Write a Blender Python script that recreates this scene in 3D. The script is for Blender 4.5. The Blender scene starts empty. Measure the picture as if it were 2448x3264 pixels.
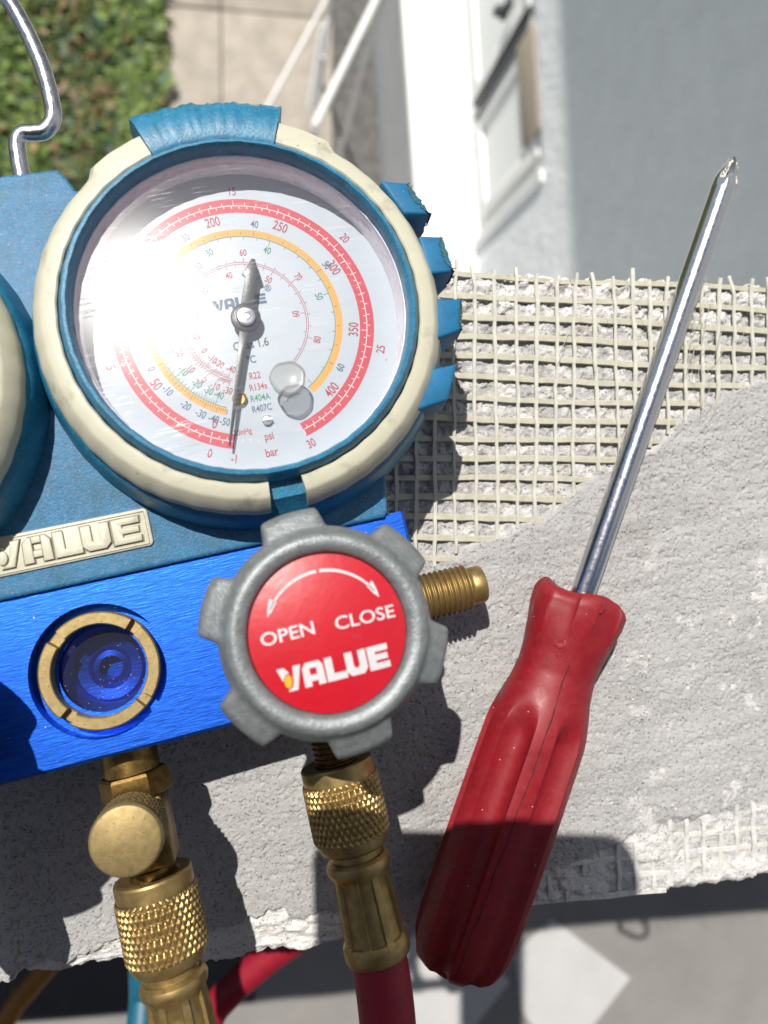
import bpy, bmesh, math, random
import numpy as np
from mathutils import Matrix, Vector
from math import sin, cos, pi, radians, atan2, hypot, sqrt

random.seed(7)
rng = np.random.default_rng(11)
MM = 0.001
sc = bpy.context.scene
col = sc.collection

# ------------------------------------------------------------------ camera
CAM = np.array([0.0, 0.0, 187.0])                      # mm above the parapet top
_d = np.array([-337 / 2455.0, 182 / 2455.0, -1.0]); _d /= np.linalg.norm(_d)   # straight down, seen by the tilted camera
_Z = -_d
_Y = np.array([0, 1.0, 0]) - _Z[1] * _Z; _Y /= np.linalg.norm(_Y)
_X = np.cross(_Y, _Z)
RC = np.array([_X, _Y, _Z])                            # camera axes -> world
cam_data = bpy.data.cameras.new('camera')
cam = bpy.data.objects.new('camera', cam_data); col.objects.link(cam)
m = Matrix.Identity(4)
for i in range(3):
    for j in range(3):
        m[i][j] = RC[i][j]
    m[i][3] = CAM[i] * MM
cam.matrix_world = m
cam_data.sensor_fit = 'VERTICAL'
cam_data.sensor_height = 36.0
cam_data.lens = 36.0 * 2455 / 3264
cam_data.clip_start = 0.01
cam_data.clip_end = 300
cam_data.dof.use_dof = True
cam_data.dof.focus_distance = 0.172
cam_data.dof.aperture_fstop = 13.0
sc.camera = cam

# ------------------------------------------------------------------ sky and sun
SUN = np.array([-0.30, 0.68, 1.0]); SUN /= np.linalg.norm(SUN)
w = bpy.data.worlds.new('World'); sc.world = w; w.use_nodes = True
wn = w.node_tree.nodes; wl = w.node_tree.links
sky = wn.new('ShaderNodeTexSky'); sky.sky_type = 'NISHITA'; sky.sun_disc = False
sky.sun_elevation = math.asin(SUN[2]); sky.sun_rotation = atan2(SUN[0], SUN[1])
sky.air_density = 1.0; sky.dust_density = 1.0
wl.new(sky.outputs[0], wn['Background'].inputs[0]); wn['Background'].inputs[1].default_value = 0.054
sl = bpy.data.lights.new('sun', 'SUN'); sl.energy = 4.0; sl.angle = radians(0.53); sl.color = (1.0, 0.955, 0.89)
so = bpy.data.objects.new('sun', sl); col.objects.link(so)
so.rotation_euler = Vector((-SUN[0], -SUN[1], -SUN[2])).to_track_quat('-Z', 'Y').to_euler()
so.location = (0, 0, 5)
sc.view_settings.view_transform = 'Standard'; sc.view_settings.look = 'None'
sc.view_settings.gamma = 1; sc.view_settings.use_curve_mapping = False
sc.view_settings.exposure = 0.58
sc.cycles.max_bounces = 10; sc.cycles.transparent_max_bounces = 12

# ------------------------------------------------------------------ helpers: objects
def tag(o, label=None, cat=None, group=None, kind=None):
    if label: o['label'] = label
    if cat: o['category'] = cat
    if group: o['group'] = group
    if kind: o['kind'] = kind
    return o

def empty(name, loc=(0, 0, 0), mat=None):
    o = bpy.data.objects.new(name, None); col.objects.link(o)
    o.empty_display_size = 0.01
    if mat is not None: o.matrix_world = mat
    else: o.location = [c * MM for c in loc]
    return o

class MB:
    """collects vertices (mm) and faces, becomes one mesh object"""
    def __init__(s): s.v = []; s.f = []; s.mi = []
    def add(s, verts, faces, mi=0):
        k = len(s.v); s.v.extend([tuple(p) for p in verts])
        s.f.extend([tuple(i + k for i in f) for f in faces]); s.mi.extend([mi] * len(faces)); return s
    def box(s, x0, x1, y0, y1, z0, z1, bev=0.0, M=None):
        if bev > 0:
            bm = bmesh.new(); bmesh.ops.create_cube(bm, size=1)
            for v in bm.verts:
                v.co = Vector(((x0 + x1) / 2 + v.co.x * (x1 - x0), (y0 + y1) / 2 + v.co.y * (y1 - y0), (z0 + z1) / 2 + v.co.z * (z1 - z0)))
            bmesh.ops.bevel(bm, geom=bm.edges[:], offset=bev, segments=2, affect='EDGES', profile=0.5)
            return s.bm(bm, M)
        v = [(x, y, z) for z in (z0, z1) for y in (y0, y1) for x in (x0, x1)]
        if M is not None: v = [tuple(M @ Vector(p)) for p in v]
        return s.add(v, [(0, 2, 3, 1), (4, 5, 7, 6), (0, 1, 5, 4), (2, 6, 7, 3), (0, 4, 6, 2), (1, 3, 7, 5)])
    def bm(s, bm, M=None):
        bm.verts.index_update()
        v = [(M @ x.co if M is not None else x.co)[:] for x in bm.verts]
        s.add(v, [tuple(q.index for q in f.verts) for f in bm.faces]); bm.free(); return s
    def prism(s, poly, z0, z1, bev=0.0, seg=2, top_only=True):
        bm = bmesh.new()
        vb = [bm.verts.new((p[0], p[1], z0)) for p in poly]; vt = [bm.verts.new((p[0], p[1], z1)) for p in poly]
        n = len(poly)
        bm.faces.new(vb[::-1]); ft = bm.faces.new(vt)
        for i in range(n): bm.faces.new((vb[i], vb[(i + 1) % n], vt[(i + 1) % n], vt[i]))
        bmesh.ops.recalc_face_normals(bm, faces=bm.faces[:])
        if bev > 0:
            e = list(ft.edges)
            bmesh.ops.bevel(bm, geom=e, offset=bev, segments=seg, affect='EDGES', profile=0.5)
        return s.bm(bm)
    def lathe(s, prof, n=96, a0=0.0, a1=None, M=None, rf=None, closed=False):
        """prof: (r, z) list about +z; a0..a1 degrees for a sector; rf(r, z, a) -> (r, z)"""
        full = a1 is None
        A = [radians(a0) + (2 * pi * i / n if full else radians(a1 - a0) * i / n) for i in range(n if full else n + 1)]
        V = []
        for a in A:
            for (r, z) in prof:
                if rf: r, z = rf(r, z, a)
                p = Vector((r * cos(a), r * sin(a), z)); V.append(M @ p if M is not None else p)
        m_ = len(prof); F = []
        na = len(A)
        for i in range(na if full else na - 1):
            j = (i + 1) % na
            for k in range(m_ if closed else m_ - 1):
                l = (k + 1) % m_
                F.append((i * m_ + k, j * m_ + k, j * m_ + l, i * m_ + l))
        if closed and not full:
            F.append(tuple(range(m_))); F.append(tuple((na - 1) * m_ + k for k in range(m_))[::-1])
        return s.add(V, F)
    def disc(s, cx, cy, z, r, n=48):
        return s.add([(cx + r * cos(2 * pi * i / n), cy + r * sin(2 * pi * i / n), z) for i in range(n)], [tuple(range(n))])
    def tube(s, pts, r, n=14, caps=True):
        P = [Vector(p) for p in pts]; R = r if isinstance(r, (list, tuple)) else [r] * len(P)
        T = []
        for i in range(len(P)):
            t = (P[min(i + 1, len(P) - 1)] - P[max(i - 1, 0)]); T.append(t.normalized())
        u = T[0].orthogonal().normalized(); V = []
        for i, p in enumerate(P):
            u = (u - T[i] * u.dot(T[i])).normalized(); b = T[i].cross(u)
            for k in range(n):
                a = 2 * pi * k / n; V.append(p + (u * cos(a) + b * sin(a)) * R[i])
        F = []
        for i in range(len(P) - 1):
            for k in range(n):
                l = (k + 1) % n; F.append((i * n + k, i * n + l, (i + 1) * n + l, (i + 1) * n + k))
        if caps:
            F.append(tuple(range(n))[::-1]); F.append(tuple((len(P) - 1) * n + k for k in range(n)))
        return s.add(V, F)
    def build(s, name, mat, parent=None, smooth=None, fix=False):
        me = bpy.data.meshes.new(name)
        me.from_pydata([(x * MM, y * MM, z * MM) for x, y, z in s.v], [], s.f)
        mats = mat if isinstance(mat, (list, tuple)) else [mat]
        for q in mats: me.materials.append(q)
        if len(mats) > 1: me.polygons.foreach_set('material_index', s.mi)
        if fix:
            b = bmesh.new(); b.from_mesh(me); bmesh.ops.recalc_face_normals(b, faces=b.faces[:]); b.to_mesh(me); b.free()
        if smooth is not None:
            me.polygons.foreach_set('use_smooth', [True] * len(me.polygons)); me.set_sharp_from_angle(angle=radians(smooth))
        me.update()
        o = bpy.data.objects.new(name, me); col.objects.link(o)
        if parent is not None: o.parent = parent
        return o

def spline(pts, n=10):
    P = [Vector(p) for p in pts]; P = [P[0] * 2 - P[1]] + P + [P[-1] * 2 - P[-2]]; out = []
    for i in range(1, len(P) - 2):
        a, b, c, d = P[i - 1:i + 3]
        for k in range(n):
            t = k / n
            out.append(0.5 * ((2 * b) + (c - a) * t + (2 * a - 5 * b + 4 * c - d) * t * t + (3 * b - a - 3 * c + d) * t ** 3))
    out.append(P[-2]); return out

def vnoise(x, y, seed, period=256):
    """smooth lattice noise in -1..1 for numpy arrays"""
    r = np.random.default_rng(seed).uniform(-1, 1, (period, period))
    xi = np.floor(x).astype(int); yi = np.floor(y).astype(int); fx = x - xi; fy = y - yi
    fx = fx * fx * fx * (fx * (fx * 6 - 15) + 10); fy = fy * fy * fy * (fy * (fy * 6 - 15) + 10)
    a = r[xi % period, yi % period]; b = r[(xi + 1) % period, yi % period]
    c = r[xi % period, (yi + 1) % period]; d = r[(xi + 1) % period, (yi + 1) % period]
    return (a * (1 - fx) + b * fx) * (1 - fy) + (c * (1 - fx) + d * fx) * fy

def fbm(x, y, seed, octs=4, gain=0.5):
    s = 0; g = 1.0; t = 0
    for o in range(octs):
        s = s + g * vnoise(x * 2 ** o + o * 17.3, y * 2 ** o + o * 5.1, seed + o); t += g; g *= gain
    return s / t

_tc = {}
def text_geo(s):
    """a string as flat mesh data, cap height 1, centred on x, baseline at 0"""
    if s in _tc: return _tc[s]
    cu = bpy.data.curves.new('t', 'FONT'); cu.body = s; cu.size = 1.0; cu.align_x = 'CENTER'; cu.resolution_u = 4; cu.offset = 0.012
    ob = bpy.data.objects.new('t', cu); col.objects.link(ob)
    dg = bpy.context.evaluated_depsgraph_get(); dg.update()
    me = bpy.data.meshes.new_from_object(ob.evaluated_get(dg))
    V = [(v.co.x / 0.69, v.co.y / 0.69) for v in me.vertices]; F = [tuple(p.vertices) for p in me.polygons]
    bpy.data.objects.remove(ob); bpy.data.meshes.remove(me); bpy.data.curves.remove(cu)
    _tc[s] = (V, F); return V, F

def put_text(mb, s, x, y, h, rot=0.0, z=0.0, wf=0.85, zf=None, mi=0):
    V, F = text_geo(s); c, q = cos(radians(rot)), sin(radians(rot)); out = []
    for a, b in V:
        a, b = a * h * wf, (b - 0.5) * h
        px, py = x + a * c - b * q, y + a * q + b * c
        out.append((px, py, zf(px, py) if zf else z))
    mb.add(out, F, mi)

LOGO = [  # block capitals drawn as polygons, (letter offset, polygon)
    (0.0, [(0, 1), (.34, 1), (.54, .74), (.42, .74), (.28, .62), (.2, .45)]),
    (0.0, [(.76, 1), (1.1, 1), (.80, 0), (.36, 0), (.40, .08), (.58, .16), (.68, .36), (.69, .58)]),
    (1.13, [(0, 0), (.34, 0), (.34, 1), (.2, 1), (.02, .8)]), (1.13, [(.66, 0), (1, 0), (.98, .8), (.82, 1), (.66, 1)]),
    (1.13, [(.34, .74), (.66, .74), (.66, 1), (.34, 1)]), (1.13, [(.34, .2), (.66, .2), (.66, .46), (.34, .46)]),
    (2.2, [(0, 0), (.96, 0), (.96, .3), (.36, .3), (.36, 1), (0, 1)]),
    (3.16, [(0, 1), (0, .2), (.2, 0), (.8, 0), (1, .2), (1, 1), (.64, 1), (.64, .38), (.56, .3), (.44, .3), (.36, .38), (.36, 1)]),
    (4.24, [(0, 0), (1, 0), (1, .27), (.36, .27), (.36, .38), (.95, .38), (.95, .63), (.36, .63), (.36, .74), (1, .74), (1, 1), (0, 1)]),
]
LOGO_EYE = [(.43 + .17 * cos(t) - .06 * sin(t), .42 + .12 * cos(t) + .24 * sin(t)) for t in [2 * pi * i / 20 for i in range(20)]]
LOGO_W = 5.24

# ------------------------------------------------------------------ helpers: materials
def mat(name, base, rough=0.5, metal=0.0, var=None, dust=None, specks=None, bump=None, bump2=None, rvar=None, coat=0.0, spec=0.5, sheen=0.0):
    """var=(scale, amount), dust=(colour, scale, lo, hi, amount), specks=(colour, scale, size, amount), bump=(scale, height mm)"""
    M = bpy.data.materials.new(name); M.use_nodes = True; N = M.node_tree.nodes; L = M.node_tree.links
    B = N['Principled BSDF']
    B.inputs['Roughness'].default_value = rough; B.inputs['Metallic'].default_value = metal
    B.inputs['Specular IOR Level'].default_value = spec
    if coat: B.inputs['Coat Weight'].default_value = coat; B.inputs['Coat Roughness'].default_value = 0.15
    tc = N.new('ShaderNodeTexCoord'); mp = N.new('ShaderNodeMapping'); mp.inputs['Scale'].default_value = (1000,) * 3
    L.new(tc.outputs['Object'], mp.inputs[0]); P = mp.outputs[0]
    def noise(scale, detail=4, rough_=0.6, stretch=None):
        v = P
        if stretch:
            q = N.new('ShaderNodeMapping'); q.inputs['Scale'].default_value = stretch; L.new(P, q.inputs[0]); v = q.outputs[0]
        n = N.new('ShaderNodeTexNoise'); n.inputs['Scale'].default_value = scale; n.inputs['Detail'].default_value = detail
        n.inputs['Roughness'].default_value = rough_; L.new(v, n.inputs['Vector']); return n.outputs['Fac']
    def ramp(f, lo, hi, a=0.0, b=1.0):
        r = N.new('ShaderNodeMapRange'); r.inputs['From Min'].default_value = lo; r.inputs['From Max'].default_value = hi
        r.inputs['To Min'].default_value = a; r.inputs['To Max'].default_value = b; L.new(f, r.inputs['Value']); return r.outputs[0]
    def mix(f, a, b, mode='MIX'):
        x = N.new('ShaderNodeMix'); x.data_type = 'RGBA'; x.blend_type = mode
        if isinstance(f, float): x.inputs[0].default_value = f
        else: L.new(f, x.inputs[0])
        for i, c in ((6, a), (7, b)):
            if isinstance(c, (tuple, list)): x.inputs[i].default_value = (*c[:3], 1)
            else: L.new(c, x.inputs[i])
        return x.outputs[2]
    c = base
    if var:
        s = var[0]; st = var[2] if len(var) > 2 else None
        f = ramp(noise(s, 5, 0.65, st), 0.3, 0.7)
        c = mix(f, tuple(x * (1 - var[1]) for x in base), tuple(min(1, x * (1 + var[1])) for x in base))
    if dust:
        for dc, ds, lo, hi, am in (dust if isinstance(dust[0], (list, tuple)) and isinstance(dust[0][0], (list, tuple)) else [dust]):
            c = mix(ramp(noise(ds, 6, 0.7), lo, hi, 0, am), c, dc)
    if specks:
        for scol, ss, size, am in (specks if isinstance(specks[0][0], (list, tuple)) else [specks]):
            v = N.new('ShaderNodeTexVoronoi'); v.inputs['Scale'].default_value = ss; L.new(P, v.inputs['Vector'])
            c = mix(ramp(v.outputs['Distance'], size, size * 0.6, 0, am), c, scol)
    if isinstance(c, tuple): B.inputs['Base Color'].default_value = (*c, 1)
    else: L.new(c, B.inputs['Base Color'])
    if rvar: L.new(ramp(noise(rvar[0], 4, 0.6, rvar[2] if len(rvar) > 2 else None), 0.3, 0.7, rough - rvar[1], rough + rvar[1]), B.inputs['Roughness'])
    prev = None
    for bb in (bump, bump2):
        if bb:
            b = N.new('ShaderNodeBump'); b.inputs['Strength'].default_value = 1.0; b.inputs['Distance'].default_value = bb[1] * MM
            L.new(noise(bb[0], 3, 0.55, bb[2] if len(bb) > 2 else None), b.inputs['Height'])
            if prev: L.new(prev, b.inputs['Normal'])
            prev = b.outputs[0]
    if prev: L.new(prev, B.inputs['Normal'])
    M['h'] = 1
    return M

RUB = mat('blue_rubber', (0.011, 0.128, 0.25), 0.55, var=(0.25, 0.18), dust=[((0.20, 0.22, 0.36), 1.4, 0.45, 0.8, 0.55), ((0.02, 0.085, 0.10), 0.12, 0.50, 0.68, 0.55)],
          specks=[((0.02, 0.03, 0.05), 0.9, 0.14, 0.7), ((0.4, 0.42, 0.5), 0.45, 0.07, 0.6)], bump=(2.2, 0.10))
RUBT = mat('teal_rubber', (0.008, 0.14, 0.25), 0.42, var=(0.3, 0.2), dust=[((0.22, 0.32, 0.38), 1.5, 0.5, 0.8, 0.5)], specks=[((0.02, 0.03, 0.04), 0.8, 0.14, 0.7)], bump=(1.8, 0.06))
RUBG = mat('tooth_rubber', (0.003, 0.115, 0.25), 0.6, var=(0.3, 0.15), specks=[((0.3, 0.4, 0.5), 0.5, 0.08, 0.5)], bump=(2.0, 0.05))
WORN = mat('worn_rubber', (0.045, 0.10, 0.09), 0.9, var=(1.0, 0.6), bump=(1.5, 0.4))
CREAM = mat('cream_plastic', (0.45, 0.435, 0.335), 0.5, var=(0.06, 0.06), dust=[((0.11, 0.10, 0.07), 0.11, 0.57, 0.74, 0.6), ((0.30, 0.22, 0.10), 0.5, 0.60, 0.80, 0.45), ((0.2, 0.18, 0.13), 1.4, 0.62, 0.8, 0.35)],
            specks=[((0.08, 0.07, 0.05), 0.22, 0.06, 0.9)], bump=(1.5, 0.03))
ANOD = mat('blue_anodised_metal', (0.012, 0.10, 0.55), 0.44, 0.8, var=(0.9, 0.32, (0.22, 2.4, 1)), specks=[((0.6, 0.65, 0.8), 0.30, 0.06, 0.7)],
           rvar=(1.4, 0.10, (0.2, 2.2, 1)), bump=(1.6, 0.05, (0.25, 2.2, 1)))
BRASS = mat('brass', (0.36, 0.25, 0.10), 0.46, 0.85, var=(0.4, 0.22), dust=[((0.15, 0.09, 0.035), 0.5, 0.54, 0.8, 0.6)], bump=(3.0, 0.02), rvar=(0.5, 0.08))
BRASSF = mat('brass_matte', (0.30, 0.225, 0.10), 0.55, 0.7, var=(0.7, 0.2), specks=[((0.05, 0.03, 0.01), 0.8, 0.14, 0.7)], dust=[((0.2, 0.13, 0.05), 0.4, 0.5, 0.8, 0.5)], bump=(4.0, 0.04))
BRASSD = mat('brass_dark', (0.24, 0.15, 0.048), 0.42, 0.95, var=(0.4, 0.3), dust=[((0.06, 0.035, 0.012), 0.6, 0.45, 0.75, 0.8)], bump=(3.0, 0.03))
ZINC = mat('cast_zinc', (0.205, 0.222, 0.225), 0.46, 0.45, var=(0.5, 0.22), dust=[((0.12, 0.13, 0.13), 1.2, 0.5, 0.8, 0.4)], specks=[((0.75, 0.78, 0.8), 0.9, 0.12, 0.5)], bump=(2.6, 0.10), bump2=(0.9, 0.10))
REDL = mat('red_label', (0.43, 0.006, 0.016), 0.34, var=(0.1, 0.05), dust=[((0.5, 0.1, 0.1), 0.25, 0.60, 0.85, 0.3)], specks=[((0.6, 0.3, 0.3), 0.3, 0.04, 0.8)], bump=(0.4, 0.05), coat=0.3)
BLUL = mat('blue_label', (0.01, 0.06, 0.5), 0.32, var=(0.1, 0.05))
INKW = mat('white_ink', (0.52, 0.505, 0.51), 0.45)
INKO = mat('orange_ink', (0.85, 0.33, 0.02), 0.45)
INKR = mat('red_ink', (0.42, 0.022, 0.045), 0.5, var=(0.8, 0.1))
INKRD = mat('dark_red_ink', (0.30, 0.012, 0.03), 0.5)
INKY = mat('amber_ink', (0.55, 0.27, 0.035), 0.5)
INKG = mat('green_ink', (0.006, 0.17, 0.095), 0.5)
INKB = mat('blue_black_ink', (0.02, 0.07, 0.14), 0.5)
INKK = mat('dark_ink', (0.03, 0.03, 0.045), 0.5)
DIAL = mat('dial_white', (0.41, 0.46, 0.505), 0.5, var=(0.1, 0.03), specks=[((0.15, 0.15, 0.16), 0.16, 0.035, 0.8)])
BEZ = mat('bezel_plastic', (0.62, 0.63, 0.69), 0.45, 0.0, var=(0.5, 0.2, (1, 1, 6)), dust=[((0.36, 0.33, 0.38), 0.35, 0.5, 0.78, 0.5)])
NEED = mat('needle_black', (0.035, 0.04, 0.05), 0.35, bump=(1.5, 0.03))
STEEL = mat('steel', (0.52, 0.51, 0.54), 0.28, 1.0, var=(0.3, 0.2), dust=[((0.14, 0.11, 0.09), 0.28, 0.58, 0.72, 0.6)], specks=[((0.05, 0.04, 0.03), 0.35, 0.1, 0.8)], bump=(1.5, 0.02), rvar=(0.5, 0.1))
CHROME = mat('chrome', (0.55, 0.55, 0.58), 0.21, 1.0, bump=(2.0, 0.012), rvar=(0.8, 0.05), dust=[((0.25, 0.24, 0.25), 0.9, 0.62, 0.8, 0.4)])
REDP = mat('red_handle_plastic', (0.205, 0.005, 0.010), 0.5, var=(0.15, 0.12), dust=[((0.36, 0.06, 0.07), 0.7, 0.5, 0.8, 0.2), ((0.12, 0.02, 0.02), 0.3, 0.60, 0.8, 0.3)], specks=[((0.75, 0.4, 0.4), 0.25, 0.05, 0.7)], bump=(1.6, 0.025), rvar=(0.4, 0.1))
SEAM = mat('dark_seam', (0.055, 0.008, 0.01), 0.8)
REDH = mat('red_hose_rubber', (0.25, 0.006, 0.02), 0.55, var=(0.3, 0.15), dust=[((0.4, 0.12, 0.14), 1.0, 0.6, 0.85, 0.3)], bump=(1.5, 0.04))
YELH = mat('yellow_hose_rubber', (0.30, 0.12, 0.008), 0.5, var=(0.3, 0.15))
BLUH = mat('blue_hose_rubber', (0.003, 0.09, 0.15), 0.5, var=(0.3, 0.15))
FIBH = mat('resin_soaked_strand', (0.44, 0.42, 0.325), 0.4, var=(0.5, 0.14), dust=[((0.5, 0.49, 0.46), 0.35, 0.52, 0.75, 0.6)], bump=(3.0, 0.05), spec=0.6)
FIBW = mat('plaster_coated_strand', (0.50, 0.495, 0.45), 0.7, var=(0.4, 0.2), dust=[((0.60, 0.59, 0.57), 0.3, 0.42, 0.6, 0.9)], bump=(1.5, 0.25))
FIB = mat('glass_fibre_strand', (0.50, 0.50, 0.43), 0.4, var=(0.5, 0.12), dust=[((0.58, 0.58, 0.56), 0.35, 0.52, 0.75, 0.7)], bump=(3.0, 0.05), spec=0.6)
PAINTW = mat('white_paint', (0.76, 0.76, 0.745), 0.55, var=(0.006, 0.06))
PVC = mat('white_window_frame', (0.82, 0.82, 0.80), 0.35)
WALLP = mat('pale_plaster', (0.86, 0.88, 0.89), 0.85, var=(0.012, 0.06), bump=(0.05, 7.0), bump2=(0.012, 8.0))
PLINTH = mat('grey_plinth', (0.42, 0.43, 0.44), 0.85, var=(0.004, 0.12))
BROWN = mat('brown_wood', (0.40, 0.34, 0.27), 0.7, var=(0.02, 0.2, (1, 1, 6)))
GASK = mat('dark_gasket', (0.05, 0.055, 0.06), 0.6)
BLOCKW = mat('sky_blocker_brown', (0.13, 0.10, 0.08), 0.8, var=(0.01, 0.2))
BLOCKS = mat('sky_blocker_grey', (0.20, 0.20, 0.20), 0.85)
PANE = mat('window_glass', (0.62, 0.65, 0.64), 0.12, var=(0.002, 0.08), spec=0.7)
CONC = mat('concrete_slab', (0.36, 0.32, 0.27), 0.9, var=(0.006, 0.2), dust=[((0.25, 0.19, 0.14), 0.006, 0.62, 0.78, 0.7)], bump=(0.05, 3))
GRAV = mat('dark_gravel', (0.12, 0.115, 0.11), 0.95, var=(0.03, 0.6), bump=(0.05, 12))
SOIL = mat('dark_soil', (0.05, 0.065, 0.025), 1.0, var=(0.02, 0.4), bump=(0.02, 20))
LEAF = [mat('leaf_' + n_, c_, 0.6, var=(0.03, 0.3)) for n_, c_ in (('green', (0.10, 0.165, 0.026)), ('light_green', (0.17, 0.24, 0.045)), ('dark_green', (0.04, 0.075, 0.022)), ('grey_green', (0.09, 0.15, 0.11)), ('dry_brown', (0.16, 0.09, 0.04)), ('straw', (0.28, 0.2, 0.09)))]
TILEG = mat('grey_cement_tile', (0.225, 0.215, 0.205), 0.7, var=(0.008, 0.12), dust=[((0.27, 0.22, 0.19), 0.01, 0.55, 0.75, 0.4)])
TILEW = mat('white_cement_tile', (0.47, 0.465, 0.46), 0.6, var=(0.02, 0.06))
TILESH = mat('painted_floor_shade', (0.045, 0.045, 0.05), 0.7, var=(0.02, 0.15))
PHON = mat('black_phone_glass', (0.01, 0.01, 0.012), 0.2)

def plaster_mat():
    M = mat('plaster', (0.3, 0.3, 0.305), 0.92, spec=0.25); N = M.node_tree.nodes; L = M.node_tree.links; B = N['Principled BSDF']
    P = N['Mapping'].outputs[0]
    def noise(s, d=4, r=0.6):
        n = N.new('ShaderNodeTexNoise'); n.inputs['Scale'].default_value = s; n.inputs['Detail'].default_value = d; n.inputs['Roughness'].default_value = r
        L.new(P, n.inputs['Vector']); return n.outputs['Fac']
    def rg(f, a, b, c=0.0, d=1.0):
        r = N.new('ShaderNodeMapRange'); r.inputs[1].default_value = a; r.inputs[2].default_value = b; r.inputs[3].default_value = c; r.inputs[4].default_value = d
        L.new(f, r.inputs[0]); return r.outputs[0]
    def mix(f, a, b):
        x = N.new('ShaderNodeMix'); x.data_type = 'RGBA'; L.new(f, x.inputs[0])
        for i, c in ((6, a), (7, b)):
            if isinstance(c, tuple): x.inputs[i].default_value = (*c, 1)
            else: L.new(c, x.inputs[i])
        return x.outputs[2]
    at_ = N.new('ShaderNodeAttribute'); at_.attribute_name = 'white'
    c = mix(rg(noise(0.05, 5), 0.35, 0.65), (0.315, 0.313, 0.318), (0.395, 0.388, 0.382))
    c = mix(rg(noise(0.9, 5, 0.7), 0.38, 0.66), c, (0.415, 0.408, 0.398))
    # scattered white efflorescence and dark grains
    c = mix(rg(noise(0.09, 6, 0.75), 0.60, 0.72, 0, 0.6), c, (0.55, 0.545, 0.54))
    c = mix(rg(noise(0.03, 6, 0.7), 0.56, 0.70, 0, 0.5), c, (0.25, 0.235, 0.215))
    c = mix(at_.outputs['Fac'], c, (0.62, 0.605, 0.585))
    c = mix(rg(noise(1.7, 2, 0.5), 0.615, 0.69, 0, 0.85), c, (0.075, 0.072, 0.07))
    at2 = N.new('ShaderNodeAttribute'); at2.attribute_name = 'bed'
    c2 = mix(rg(noise(0.22, 3, 0.6), 0.54, 0.70, 0, 0.55), c, (0.24, 0.19, 0.145))
    c = mix(at2.outputs['Fac'], c, c2)
    L.new(c, B.inputs['Base Color'])
    b = N.new('ShaderNodeBump'); b.inputs['Distance'].default_value = 0.40 * MM; b.inputs['Strength'].default_value = 1
    L.new(noise(1.7, 4, 0.6), b.inputs['Height'])
    L.new(b.outputs[0], B.inputs['Normal']); return M
PLAS = plaster_mat()

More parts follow.
